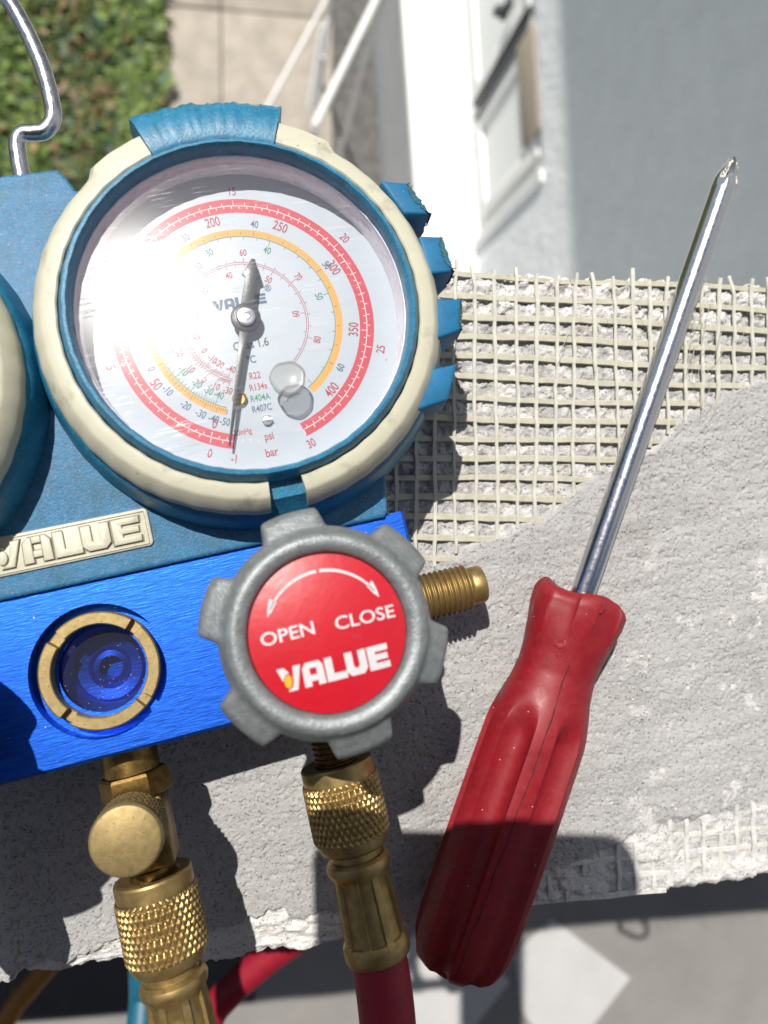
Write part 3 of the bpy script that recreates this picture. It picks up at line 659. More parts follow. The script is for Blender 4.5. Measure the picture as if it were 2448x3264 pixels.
v = [(BX0, BY0, BZ0), (BX1, BY0, BZ0), (BX1, BY1, BZ0), (BX0, BY1, BZ0), (BX0, BY0 - ch, BZ1 - ch), (BX1 + ch, BY0 - ch, BZ1 - ch), (BX1 + ch, BY1, BZ1 - ch), (BX0, BY1, BZ1 - ch), (BX0, BY0, BZ1), (BX1, BY0, BZ1), (BX1, BY1, BZ1), (BX0, BY1, BZ1)]
mb.add(v, [(0, 3, 2, 1), (0, 1, 5, 4), (1, 2, 6, 5), (2, 3, 7, 6), (3, 0, 4, 7), (4, 5, 9, 8), (5, 6, 10, 9)])
bar = mb.build('valve_bar', ANOD, mg, fix=False)
# sight glass in the bore
b = MB(); ro, ri, zt = 11.8, 9.3, -9.5
def ringrf(r, z_, a):
    d = min(abs(((math.degrees(a) - q + 180) % 360) - 180) for q in (132, 41, -135, -46))
    return (r, z_ - 1.9) if (z_ > -9.9 and d < 5.8) else (r, z_)
b.lathe([(ro, -13), (ro, zt - .3), (ro - .3, zt), (ri + .2, zt), (ri, zt - .2), (ri, -15.5)], 288, M=Matrix.Translation((SG[0], SG[1], 0)), rf=ringrf)
sg = b.build('sight_glass_ring', BRASSF, mg, smooth=30)
b = MB(); b.lathe([(9.3, -14.2), (0.01, -14.2)], 64, M=Matrix.Translation((SG[0], SG[1], 0))); b.build('glass', SIGHT, sg)
b = MB(); b.lathe([(9.4, -15), (9.4, -18.6), (7.3, -20.0), (6.6, -19.0), (4.4, -19.4), (3.6, -20.6), (2.5, -20.2), (2.3, -24), (0.01, -24)], 64, M=Matrix.Translation((SG[0] + 0.3, SG[1] - .3, 0))); b.build('sight_well', ANOD, sg, smooth=30)

# --- rubber boot plate
pl = [(-63, -44.9), (20.6, -45.4), (21.6, -44.2), (22.0, -41.2)]
pl += [(43.2 * cos(radians(a)), 43.2 * sin(radians(a))) for a in range(-58, 128, 6)]
pl += [(-28.6, 36.5), (-29.8, 39.4), (-31.4, 41.7)]
MX = -42.0
full = pl + [(2 * MX - x, y) for x, y in pl[1:][::-1]]
full = full[1:]
b = MB(); b.prism(full, -23.0, -7.6, bev=0.9, seg=3); boot = b.build('rubber_boot', RUB, mg, smooth=40, fix=True)
# frayed rubber at the lower right corner
fr = MB()
def flake(mb_, p, d, s_):
    p = Vector(p); d = Vector(d).normalized(); q = d.orthogonal().normalized(); q.rotate(Matrix.Rotation(random.uniform(0, 6.3), 3, d))
    e = d.cross(q); a = p + d * s_ * random.uniform(.7, 1.4) + q * s_ * random.uniform(-.4, .4)
    w_ = s_ * random.uniform(.25, .5)
    mb_.add([p + q * w_, p - q * w_, a, p + e * w_ * .6], [(0, 1, 2), (0, 3, 2), (1, 3, 2), (0, 1, 3)])
for k in range(30):
    t = random.random(); flake(fr, (21.6 + t * .6 + random.uniform(-.3, .3), -44.5 + t * 4, random.uniform(-15, -8)), (1, random.uniform(-.6, .3), random.uniform(-.2, .6)), random.uniform(.3, .8))
tag(fr.build('frayed_edge', WORN, mg), kind='stuff')
# badge with raised capitals
b = MB()
def rrect(x0, x1, y0, y1, r, n=5):
    out = []
    for cx, cy, a0 in ((x1 - r, y1 - r, 0), (x0 + r, y1 - r, 90), (x0 + r, y0 + r, 180), (x1 - r, y0 + r, 270)):
        out += [(cx + r * cos(radians(a0 + 90 * i / n)), cy + r * sin(radians(a0 + 90 * i / n))) for i in range(n + 1)]
    return out
b.prism(rrect(-61.0, -27.4, -40.9, -33.0, 1.0), -9.0, -7.0, bev=.35)
badge = b.build('badge', CREAM, mg, smooth=35, fix=True)
b = MB()
for pts in (rrect(-60.2, -28.2, -33.75, -33.55, .08), rrect(-60.2, -28.2, -40.45, -40.25, .08), rrect(-28.35, -28.15, -40.2, -33.8, .08)): b.prism(pts, -7.2, -6.75, bev=.06)
sx_ = 5.55; sy_ = 5.2
for off_, poly in LOGO:
    b.prism([(-58.4 + (off_ + p[0]) * sx_, -39.6 + p[1] * sy_) for p in poly], -7.4, -6.3, bev=0.28)
b.prism([(-58.4 + p[0] * sx_, -39.6 + p[1] * sy_) for p in LOGO_EYE], -7.4, -6.3, bev=0.28)
gm = MB()
for off_, poly in LOGO:
    cx_ = sum(p[0] for p in poly) / len(poly); cy_ = sum(p[1] for p in poly) / len(poly)
    xs_ = [p[0] for p in poly]; ys_ = [p[1] for p in poly]; kx = 1 + .10 / max(.2, (max(xs_) - min(xs_))); ky = 1 + .10 / max(.2, (max(ys_) - min(ys_)))
    mx_, my_ = (max(xs_) + min(xs_)) / 2, (max(ys_) + min(ys_)) / 2
    gm.add([(-58.4 + (off_ + mx_ + (p[0] - mx_) * kx) * sx_, -39.6 + (my_ + (p[1] - my_) * ky) * sy_, -6.975 + .004 * len(gm.f)) for p in poly], [tuple(range(len(poly)))])
gm.build('grime', mat('grime', (0.24, 0.21, 0.15), 0.9, var=(0.5, 0.4)), badge)
b.build('raised_lettering', CREAM, badge, smooth=35, fix=True)

# --- gauge: case, cream ring, bezel, dial, lens, needle and the print
def wear(a, s): return float(vnoise(np.array([a * 20.0]), np.array([s * 7.7]), 77)[0])
gauge_prof = [(32.3, -6), (32.3, 7.6), (32.45, 9.2), (32.9, 10.0), (33.5, 9.9), (34.2, 8.8), (34.72, 7.2), (34.9, 5.4), (38.0, 5.0), (40.25, 1.5), (40.9, 0.9), (41.5, -1.0), (42.4, -6.0), (42.7, -9.0)]
def make_gauge(ox):
    T = Matrix.Translation((ox, 0, 0))
    b = MB(); b.lathe(gauge_prof, 144, rf=lambda r, z_, a: (r + .05 * sin(a * 37) + .04 * sin(a * 61 + z_), z_)); g_ = b.build('gauge', RUBT, mg, smooth=45)
    g_.location = (ox * MM, -0.3 * MM, 0)
    def creamrf(r, z_, a):
        d = math.degrees(a) % 360
        if d > 180: d -= 360
        k = 0
        if r > 38.0:
            if 45 <= d <= 70: k = min(1, max(0, (d - 50.5) / 3))
            elif 105 <= d <= 130: k = min(1, max(0, (127.5 - d) / 3))
        return r + 1.5 * k + 0.06 * sin(a * 43), z_ + .03 * sin(a * 29)
    cp = [(34.85, 4.0), (34.9, 7.55), (35.2, 7.85), (37.5, 7.75), (38.2, 7.3), (39.75, 4.4), (40.25, 3.4), (40.3, 1.4)]
    b = MB(); b.lathe(cp, 130, a0=109.0, a1=265.2, rf=creamrf, closed=True); b.lathe(cp, 130, a0=-84.2, a1=68.4, rf=creamrf, closed=True)
    b.build('cream_ring', CREAM, g_, smooth=35, fix=True)
    b = MB(); b.lathe([(32.28, 6.2), (32.1, 6.1), (32.05, 3.6), (31.9, 3.3), (31.85, 1.2), (31.75, 1.0), (31.7, -0.4)], 128); b.build('bezel', BEZ, g_, smooth=40)
    b = MB(); b.lathe([(32.0, -0.15), (31.7, 0.0), (0.02, 0.0)], 128, M=Matrix.Translation((0, 0, 0))); b.build('dial', DIAL, g_, smooth=30)
    b = MB(); b.lathe([(q_, 6.95 - q_ * q_ / 600) for q_ in (32.0, 29, 26, 22, 18, 14, 10, 6, 3, .02)], 96); ln = b.build('lens', LENS, g_, smooth=60); ln.rotation_euler = (0, radians(0.2), 0)
    return g_
gauge = make_gauge(0.0)
DC = (0.0, -0.3)      # dial centre inside the gauge part
def P2(r, a): return (DC[0] + r * cos(radians(a)), DC[1] + r * sin(radians(a)))
def band(mb_, r0, r1, a0, a1, z_, n=160, mi=0):
    A = np.linspace(a0, a1, n); V = []; F = []
    for a in A: V += [(*P2(r0, a), z_), (*P2(r1, a), z_)]
    for i in range(n - 1): F.append((2 * i, 2 * i + 1, 2 * i + 3, 2 * i + 2))
    mb_.add(V, F, mi)
def tick(mb_, a, r0, r1, wd, z_):
    c_, s_ = cos(radians(a)), sin(radians(a)); x0, y0 = P2(r0, a); x1, y1 = P2(r1, a); tx, ty = -s_ * wd / 2, c_ * wd / 2
    mb_.add([(x0 + tx, y0 + ty, z_), (x0 - tx, y0 - ty, z_), (x1 - tx, y1 - ty, z_), (x1 + tx, y1 + ty, z_)], [(0, 1, 2, 3)])
def num(mb_, s_, r, a, h, flip=None, wf=0.72):
    a = (a + 180) % 360 - 180; up = (a > 0) if flip is None else not flip
    x, y = P2(r, a); put_text(mb_, s_, x, y, h * 1.13, (a - 90) if up else (a + 90), 0.03, wf)
aB = lambda v: 242.4 - 10.56 * v
aP = lambda v: 242.1 - 0.7308 * v
red = MB(); band(red, 23.6, 26.6, 253.0, -74.6, 0.02)
wht = MB(); band(wht, 25.0, 25.18, 252.0, -73.8, 0.035)
for q in range(-2, 61): a = aB(q * .5); tick(wht, a, 25.1, 26.25 if q % 10 == 0 else 25.8, .17, .035)
for q in range(-6, 87):
    a = aP(q * 5); tick(wht, a, 23.95 if q % 10 == 0 else 24.45, 25.1, .17, .035)
redp = MB()
for v_ in (0, 5, 10, 15, 20, 25, 30): num(redp, str(v_), 28.3, aB(v_) + (1.2 if v_ == 0 else 0), 1.55)
num(redp, '-1', 28.5, aB(-1) + .6, 1.5)
for v_ in (0, 50, 100, 150, 200, 250, 300, 350, 400): num(redp, str(v_), 22.2, aP(v_), 1.75)
tY = ([-50, -40, -30, -20, -10, 0, 10, 20, 30, 40, 50, 60], [246.8, 240.7, 233.4, 224.3, 211.8, 197.4, 176, 148, 113, 73.3, 26.1, -36.9])
tG = ([-40, -30, -20, -10, 0, 10, 20, 30, 40, 50, 60], [238.9, 230.9, 221.6, 208.8, 192, 171, 141, 105, 62.5, 10.4, -55])
tO = ([-30, -10, 0, 10, 20, 30, 40, 50, 60, 70, 80], [244, 233.8, 224.2, 211, 196, 177, 151, 118, 80.4, 31.7, -24.2])
tI = ([-40, -20, -10, 0, 10, 20, 30, 40, 50, 60, 65], [241.6, 227.5, 218.3, 205.4, 187, 163, 132, 97.5, 51.7, 0, -48])
def ang(tb, v_): return float(np.interp(v_, tb[0], tb[1]))
yel = MB(); band(yel, 18.55, 19.95, 246.2, -58.6, .02)
blk = MB(); grn = MB(); band(grn, 18.35, 18.5, 246.2, -58.6, .025)
for v_ in range(-50, 61, 2): tick(blk, ang(tY, v_), 18.75, 19.8 if v_ % 10 == 0 else 19.3, .12, .035)
blu = MB()
for v_ in (-50, -40, -30, -20, -10, 0, 10, 20, 30, 40, 50, 60): num(blu, str(v_), 21.3, ang(tY, v_), 1.35)
for v_ in range(-40, 61, 2): tick(grn, ang(tG, v_), 17.2 if v_ % 10 == 0 else 17.75, 18.4, .12, .03)
for v_ in (-40, -30, -20, -10, 0, 10, 20, 30, 40, 50): num(grn, str(v_), 16.3, ang(tG, v_), 1.3)
band(redp, 12.35, 12.47, 246, -51, .03); band(redp, 12.75, 12.87, 246, -51, .03)
for v_ in range(-30, 81, 2): tick(redp, ang(tO, v_), 12.8, 13.9 if v_ % 10 == 0 else 13.45, .11, .03)
for v_ in range(-40, 66, 2): tick(redp, ang(tI, v_), 11.4 if v_ % 10 == 0 else 11.8, 12.4, .11, .03)
for v_ in (-30, -10, 0, 10, 20, 30, 40, 50, 60, 70, 80): num(redp, str(v_), 14.9, ang(tO, v_), 1.25)
for v_ in (-40, -20, -10, 0, 10, 20, 30, 40, 50, 60): num(redp, str(v_), 10.4, ang(tI, v_), 1.2)
put_text(redp, 'R22', -.6, -11.6, 1.35, 0, .03, .75); put_text(redp, 'R134a', -.4, -14.0, 1.35, 0, .03, .75)
put_text(redp, '-30inHg', -5.6, -22.6, 1.15, 0, .03, .75); put_text(redp, 'psi', -.4, -24.4, 1.6, 0, .03, .75); put_text(redp, 'bar', -.6, -27.8, 1.7, 0, .03, .8)
put_text(grn, 'R404A', -.5, -16.3, 1.35, 0, .03, .75); put_text(blu, 'R407C', -.6, -18.5, 1.35, 0, .03, .75)
put_text(blk, 'Class 1.6', 0.0, -5.0, 1.75, 0, .03, .8); put_text(blk, '°C', -.6, -8.2, 1.5, 0, .03, .85)
put_text(blu, '®', 5.9, 6.1, 1.4, 0, .03, .9)
for off_, poly in LOGO: blu.add([(-5.9 + (off_ + p[0]) * 2.1, 3.0 + p[1] * 2.2, .03) for p in poly], [tuple(range(len(poly)))])
blu.add([(-5.9 + p[0] * 2.1, 3.0 + p[1] * 2.2, .035) for p in LOGO_EYE], [tuple(range(len(LOGO_EYE)))])
red.build('red_scale_band', INKR, gauge); wht.build('band_graduations', INKW, gauge); redp.build('red_print', INKRD, gauge)
yel.build('amber_scale_band', INKY, gauge); blk.build('black_print', INKK, gauge); grn.build('green_print', INKG, gauge); blu.build('blue_print', INKB, gauge)
# needle, hub, stop pin, white plug, screw
th = atan2(-25.0 + .3, -8.4); b = MB()
def along(s_, t_): return (DC[0] + s_ * cos(th) - t_ * sin(th), DC[1] + s_ * sin(th) + t_ * cos(th))
def nprism(out, z0, z1): b.prism([along(*p) for p in out], z0, z1, bev=.08)
nprism([(2.4, -1.0), (8, -.68), (26.6, -.2), (26.6, .2), (8, .68), (2.4, 1.0)], 2.1, 2.6)
nprism([(-2.2, 1.35), (-8.5, 1.15), (-9.0, 1.9), (-10.6, 1.2), (-12.6, .35), (-12.6, -.35), (-10.6, -1.2), (-9.0, -1.9), (-8.5, -1.15), (-2.2, -1.35)], 2.1, 2.6)
b.lathe([(3.0, 2.1), (3.0, 2.65), (2.6, 2.85), (.02, 2.85)], 40, M=Matrix.Translation((DC[0], DC[1], 0)))
b.build('needle', NEED, gauge, smooth=35, fix=True)
b = MB(); b.lathe([(1.9, 2.8), (1.9, 3.5), (1.6, 3.8), (.7, 3.85), (.65, 3.6), (.02, 3.6)], 40, M=Matrix.Translation((DC[0], DC[1], 0))); b.lathe([(.9, 0), (.9, 2.3)], 24, M=Matrix.Translation((DC[0], DC[1], 0))); b.build('hub', CHROME, gauge, smooth=35)
b = MB(); b.lathe([(1.5, 0.02), (1.5, .8), (1.1, 1.0), (1.0, .6), (.02, .6)], 28, M=Matrix.Translation((-4.6, -16.0, 0))); b.build('stop_pin', BRASS, gauge, smooth=35)
WPL = clear_mat('white_translucent_plug', 1.4, 0.3, (0.78, 0.78, 0.77), 0.42, (0.42, 0.43, 0.42))
b = MB(); b.lathe([(3.3, 5.6), (3.5, 6.0), (3.45, 7.3), (3.0, 7.75), (2.2, 7.6), (1.8, 7.35), (0.02, 7.35)], 40, M=Matrix.Translation((5.2, -15.3, 0)), rf=lambda r, z_, a: (r * (1 + .03 * sin(3 * a) + .02 * sin(7 * a)), z_)); b.build('lens_plug', WPL, gauge, smooth=40)
b = MB(); b.lathe([(1.0, 0.02), (1.0, .8), (.7, 1.2), (.02, 1.3)], 24, M=Matrix.Translation((-.1, -21.3, 0))); b.box(-1.1, .9, -21.5, -21.1, 1.2, 1.45); b.build('calibration_screw', STEEL, gauge, smooth=35)

# --- top tab and teeth of the boot
def tabrf(r, z_, a):
    if r > 40: r += 0.5 * wear(a * .8, 1) + .25 * wear(a * 3, 2); z_ += .35 * wear(a * 2.3, 3) if z_ > 3 else 0
    return r, z_
b = MB(); b.lathe([(34.6, -8), (34.6, 8.2), (35.4, 8.5), (39.2, 8.2), (42.4, 7.3), (44.0, 5.9), (44.8, 3.4), (44.9, -8)], 60, a0=68.6, a1=108.8, rf=tabrf, closed=True)
b.build('boot_tab', RUBT, gauge, smooth=40, fix=True)
TEETH = [[(33.1, 22.9), (39.2, 22.0), (42.6, 14.4), (36.7, 14.9)], [(38.4, 9.9), (43.8, 9.3), (44.6, 1.3), (38.9, 1.3)],
         [(38.6, -3.8), (44.9, -4.7), (43.2, -11.4), (36.3, -12.7)], [(33.1, -18.5), (40.5, -18.1), (36.7, -25.4), (26.2, -26.9)]]
for q, t4 in enumerate(TEETH):
    bm = bmesh.new(); c_ = Vector((sum(p[0] for p in t4) / 4, sum(p[1] for p in t4) / 4))
    rr = c_.normalized()
    up = [bm.verts.new((p[0], p[1] + .3, 5.4 if i in (0, 3) else 4.6)) for i, p in enumerate(t4)]
    mid = [bm.verts.new((p[0] + (rr.x * .5 if i in (1, 2) else 0), p[1] + .3 + (rr.y * .5 if i in (1, 2) else 0), -3.0)) for i, p in enumerate(t4)]
    lo = [bm.verts.new((p[0] - (rr.x * 3.0 if i in (1, 2) else 1.5 * rr.x), p[1] + .3 - (rr.y * 3.0 if i in (1, 2) else 1.5 * rr.y), -19.0)) for i, p in enumerate(t4)]
    top = bm.faces.new(up)
    for A_, B_ in ((up, mid), (mid, lo)):
        for i in range(4): bm.faces.new((A_[i], A_[(i + 1) % 4], B_[(i + 1) % 4], B_[i]))
    bm.faces.new(lo[::-1]); bmesh.ops.recalc_face_normals(bm, faces=bm.faces[:])
    bmesh.ops.bevel(bm, geom=list(top.edges) + [e for e in bm.edges if set(e.verts) <= set(up + mid) and not set(e.verts) <= set(up) and not set(e.verts) <= set(mid)], offset=.7, segments=3, affect='EDGES', profile=.5)
    b = MB(); b.bm(bm); b.build('boot_tooth', RUBG, gauge, smooth=40)
# frayed rubber along the worn outer edges
fr = MB()
for q, t4 in enumerate(TEETH):
    n_ = (70, 70, 34, 26)[q]
    for k in range(n_):
        t = random.random(); p = Vector((t4[1][0] + (t4[2][0] - t4[1][0]) * t, t4[1][1] + .3 + (t4[2][1] - t4[1][1]) * t, random.uniform(-4, 4.6))); rr = Vector((p.x, p.y, 0)).normalized()
        flake(fr, p - rr * .25, rr + Vector((random.uniform(-.4, .8), random.uniform(-.8, .5), random.uniform(-.5, .7))), random.choice((.35, .5, .5, .8, 1.2 if q < 2 else .6)))
for k in range(90):
    a = radians(random.choice((random.uniform(102, 108.6), random.uniform(69, 75), random.uniform(69, 108)))); r = random.uniform(41.6, 44.0); flake(fr, (r * cos(a), r * sin(a), 7.9 - (r - 40) * .52), (-sin(a) * random.choice((-1, 1)), cos(a) * random.uniform(-1, 1), .15), random.uniform(.2, .45))
tag(fr.build('frayed_rubber', WORN, gauge), kind='stuff')
# worn dark patch where the teeth and the tab are scuffed
b = MB()
for q in (0, 1, 2):
    t4 = TEETH[q]; V = []; n_ = 14
    for i in range(n_ + 1):
        t = i / n_; p = Vector((t4[1][0] + (t4[2][0] - t4[1][0]) * t, t4[1][1] + .3 + (t4[2][1] - t4[1][1]) * t)); rr = p.normalized(); wv = (1.3, 1.7, 1.0)[q] * (0.7 + .5 * random.random()) * (sin(pi * min(1, max(0.05, t))) ** .5)
        V += [(p.x - rr.x * wv, p.y - rr.y * wv, 4.95), (p.x - rr.x * .1 + random.uniform(-.1, .2) , p.y - rr.y * .1, 4.35 + random.uniform(-.1, .2)), (p.x + rr.x * .45, p.y + rr.y * .45, -1.5 + random.uniform(-1, 1))]
    b.add(V, [(3 * i + k, 3 * i + 3 + k, 3 * i + 4 + k, 3 * i + 1 + k) for i in range(n_) for k in (0, 1)])
b.build('scuffed_rubber', WORN, gauge, smooth=30)

# second gauge: only its ring edge shows at the left
def copy_tree(o_, parent, skip=()):
    c_ = o_.copy(); col.objects.link(c_); c_.parent = parent; c_.matrix_parent_inverse = Matrix.Identity(4); c_.location = o_.location
    for ch in o_.children:
        if ch.name.split('.')[0] not in skip: copy_tree(ch, c_)
    return c_
g2 = copy_tree(gauge, mg, ('boot_tooth', 'frayed_rubber', 'scuffed_rubber', 'boot_tab')); g2.location = (-83.6 * MM, 0.0, 0)

# --- handwheels
KC = (1.4, -65.1)
LOBES = [95.7, 155, 215, 276, 335, 35]
def lobe_r(a):
    d = min(abs(((math.degrees(a) - q + 180) % 360) - 180) for q in LOBES)
    t = min(1, max(0, (18.6 - d) / 6.0)); t = t * t * (3 - 2 * t); return 19.7 + 3.5 * t
def wheel_rf(r, z_, a):
    if r > 18.9: k = (r - 18.9) / (23.2 - 18.9); return 18.9 + k * (lobe_r(a) - 18.9), z_
    return r, z_
wprof = [(6, -5.5), (6, 3.5), (17.0, 5.0), (21.8, 5.6), (23.0, 6.6), (23.2, 8.5), (23.2, 11.0), (22.7, 12.6), (21.6, 13.4), (19.6, 13.9), (18.7, 14.6), (18.2, 15.8), (17.6, 16.6), (16.6, 16.9), (15.3, 16.5), (14.6, 15.9), (14.35, 15.0), (14.3, 13.6)]
KZ, KS_ = 6.5, 0.9523
CL = np.array([UU, VV, NN]) @ (CAM - OO); _k = 1 - KZ / (CL[2] - 15.0)
KN = CL + (np.array([KC[0], KC[1], 15.0]) - CL) * _k
KM = Matrix.Translation((KN[0], KN[1], KN[2] - 15.0 * _k)) @ Matrix.Scale(_k, 4) @ Matrix.Translation((-KC[0], -KC[1], 0))
KMW = Matrix.Translation((KM.translation * MM)) @ Matrix.Scale(_k, 4)
def dome(x, y): r = hypot(x - KC[0], y - KC[1]); return 15.2 + 1.15 * max(0, 1 - (r / 14.2) ** 2)
def make_wheel(cx, red_=True):
    T = Matrix.Translation((cx, KC[1], 0))
    b = MB(); b.lathe(wprof, 300, M=T, rf=wheel_rf); wh = b.build('handwheel', ZINC, mg, smooth=42); wh.matrix_local = KMW
    b = MB(); b.lathe([(14.2, 14.2), (14.2, 15.2)] + [(14.2 * (1 - i / 10), 15.2 + 1.15 * (1 - (1 - i / 10) ** 2)) for i in range(1, 10)] + [(.02, 16.35)], 96, M=T); b.build('label_disc', REDL if red_ else BLUL, wh, smooth=30)
    b = MB(); b.lathe([(5, -22), (5, -4)], 40, M=T); b.build('valve_stem', BRASS, wh, smooth=30); return wh
wheel = make_wheel(KC[0]); make_wheel(2 * MX - KC[0], False)
pr = MB(); zf = lambda x, y: dome(x, y) + 0.05
put_text(pr, 'OPEN', -5.7, -63.6, 2.25, 1.0, 0, 1.17, zf); put_text(pr, 'CLOSE', 8.4, -63.9, 2.25, -1.0, 0, 1.17, zf)
def strip2(mb_, pts, wd):
    V = []; F = []
    for i, (x, y, w_) in enumerate(pts):
        x1, y1, _ = pts[min(i + 1, len(pts) - 1)]; x0, y0, _ = pts[max(i - 1, 0)]; l = hypot(x1 - x0, y1 - y0); nx_, ny_ = -(y1 - y0) / l, (x1 - x0) / l
        V += [(x + nx_ * w_, y + ny_ * w_, zf(x, y)), (x - nx_ * w_, y - ny_ * w_, zf(x, y))]
    for i in range(len(pts) - 1): F.append((2 * i, 2 * i + 1, 2 * i + 3, 2 * i + 2))
    mb_.add(V, F)
for a0, a1 in ((89, 146), (86, 28)):
    A = np.linspace(a0, a1, 30); strip2(pr, [(KC[0] + 11.2 * cos(radians(a)), KC[1] + 11.2 * sin(radians(a)), .3 - .12 * i / 30) for i, a in enumerate(A)], .3)
    s_ = 1 if a1 > a0 else -1; A = np.linspace(a1 - s_ * 9, a1 + s_ * 6.5, 8); strip2(pr, [(KC[0] + 11.2 * cos(radians(a)), KC[1] + 11.2 * sin(radians(a)), 1.0 * (1 - i / 7) + .02) for i, a in enumerate(A)], 1)
eye = MB()
for off_, poly in LOGO:
    # finer outline so the print follows the domed disc
    pp = [(-9.0 + (off_ + p[0]) * 3.85, -73.6 + p[1] * 4.3) for p in poly]; cx = sum(p[0] for p in pp) / len(pp)
    pr.add([(x, y, zf(x, y) + .02) for x, y in pp], [tuple(range(len(pp)))])
pp = [(-9.0 + p[0] * 3.85, -73.6 + p[1] * 4.3) for p in LOGO_EYE]; eye.add([(x, y, zf(x, y) + .03) for x, y in pp], [tuple(range(len(pp)))])
pr.build('label_print', INKW, wheel); eye.build('orange_print', INKO, wheel)

# --- flare port on the right end
RX = Matrix.Rotation(radians(90), 4, 'Y')          # lathe axis +z -> +x
prof = [(5.0, 0), (5.0, 2.5)]
for k in range(10):
    x0 = 3.0 + k * 1.28; prof += [(4.75, x0), (5.45, x0 + .45), (5.45, x0 + .65), (4.75, x0 + 1.1)]
prof += [(4.4, 15.95), (4.3, 16.3), (4.4, 16.5), (4.4, 18.7), (4.15, 19.3), (3.5, 19.6), (2.2, 19.6), (2.0, 17), (.02, 17)]
b = MB(); b.lathe(prof, 48, M=Matrix.Translation((23.0, -64.6, -21)) @ RX); b.build('flare_port', BRASS, mg, smooth=28)

# --- stems under the bar, charging valve with its cap
RYm = Matrix.Rotation(radians(90), 4, 'X')         # lathe axis +z -> -y
def down(cx, cy, cz): return Matrix.Translation((cx, cy, cz)) @ RYm
prof = [(5.2, -1), (5.2, 5)]
for k in range(9): x0 = 5.4 + k * 1.2; prof += [(4.1, x0), (4.75, x0 + .4), (4.75, x0 + .6), (4.1, x0 + 1.0)]
b = MB(); b.lathe(prof, 40, M=down(0.0, -79.8, -21)); b.build('threaded_stem', BRASSD, mg, smooth=28)
b = MB(); b.lathe([(5.8, -1), (5.8, 6.2), (5.2, 6.6)], 40, M=down(-42.6, -79.8, -21)); b.lathe([(6.9, 6.4), (7.3, 7.0), (7.3, 11.0), (6.9, 11.6), (4, 11.6)], 6, M=down(-42.6, -79.8, -21)); b.box(-48.0, -37.0, -106.0, -91.2, -27, -15.5, bev=1.0)
b.lathe([(4.2, 26), (4.8, 26.4), (4.8, 31)], 32, M=down(-42.6, -79.8, -21))
vb = b.build('charging_valve', BRASSD, mg, smooth=30, fix=True)
def knurl_grid(r0, y0, y1, n_, h, nu=216, nv=56):
    """diamond knurling as real relief: (r, z) rows for a lathe"""
    prof_ = [(r0, y0 + (y1 - y0) * i / nv) for i in range(nv + 1)]
    def rf(r, z_, a):
        s_ = n_ * a / (2 * pi); t_ = (z_ - y0) / (2 * pi * r0) * n_ * 0.50
        f1 = abs(((s_ + t_) % 1) - .5) * 2; f2 = abs(((s_ - t_) % 1) - .5) * 2
        e = min(1, max(0, (min(z_ - y0, y1 - z_)) / .5))
        return r + e * h * (min(1, 1.7 * min(f1, f2)) - .35), z_
    return prof_, rf, nu
b = MB(); p_, rf_, nu_ = knurl_grid(6.75, -13.0, -5.6, 34, .45, 240, 30)
Tc = Matrix.Translation((-43.1, -95.4, 0))
b.lathe(p_, nu_, M=Tc, rf=rf_); b.lathe([(6.75, -5.6), (6.9, -5.2), (6.9, -3.9), (6.5, -3.25), (5.9, -3.0), (.02, -2.9)], 72, M=Tc); b.build('valve_cap', BRASSF, vb, smooth=26)

# --- hook
hk = [(-39.6, 34, -13), (-39.5, 41.5, -12.6), (-39.3, 48, -12.2), (-38.9, 51.4, -12), (-37.4, 53.1, -12), (-35.2, 53.0, -12), (-32.8, 53.2, -12), (-30.6, 56.0, -12), (-30.2, 61, -11.8), (-30.9, 69.4, -11.5), (-33.4, 79.8, -11), (-36.3, 86.5, -11), (-42, 95, -11)]
b = MB(); b.tube(spline(hk, 8), 1.78, 20); b.build('hanging_hook', STEEL, mg, smooth=60)

# ================================================================== HOSES
def coupling(par, cx, y0, zc=-21.0):
    T = down(cx, y0, zc)
    b = MB(); b.lathe([(4.6, .6), (7.2, 0.0), (7.9, .25), (8.15, .7), (8.15, 3.7)], 72, M=T)
    p_, rf_, nu_ = knurl_grid(8.3, 3.7, 16.4, 38, .52, 272, 56)
    b.lathe(p_, nu_, M=T, rf=rf_); b.lathe([(8.15, 16.4), (8.05, 17.2), (7.4, 18.6), (6.2, 19.4), (5.6, 19.5), (5.6, 21.2)], 72, M=T)
    b.build('knurled_nut', BRASS, par, smooth=26)
    b = MB()
    def flute(r, z_, a):
        if 24.6 < z_ < 38.6:
            f = cos(8 * a); k = min(1, (z_ - 24.6) / 1.5, (38.6 - z_) / .5); r = r - k * (.75 if f > -.55 else 0.0) 
        return r, z_
    b.lathe([(5.6, 20.9), (6.2, 21.0), (6.9, 21.6), (7.15, 22.6), (6.9, 23.7), (6.3, 24.5), (6.25, 24.7), (6.3, 26), (6.5, 29), (6.65, 33), (6.8, 36), (6.85, 38.2), (6.95, 38.5), (7.2, 39.2), (7.35, 40.2), (7.3, 41.8), (7.0, 42.5), (6.0, 42.6)], 160, M=T, rf=flute)
    b.build('ferrule', BRASS, par, smooth=30)
rh = empty('red_hose', mat=PM); tag(rh, 'red refrigerant hose with brass coupling screwed below the red label valve', 'hose')
coupling(rh, -.1, -95.2)
PMi = PM.inverted()
def loc(pw_): q = PMi @ Vector((pw_[0] * MM, pw_[1] * MM, pw_[2] * MM)); return q * 1000
rp = [Vector((-.1, -136, -21)), Vector((-.6, -146, -21.6)), Vector((-1.8, -156, -23)), Vector((-4, -170, -30))]
wpts = [atz(1020, 2940, -112), atz(845, 3060, -116), atz(690, 3205, -122), atz(560, 3370, -135)]
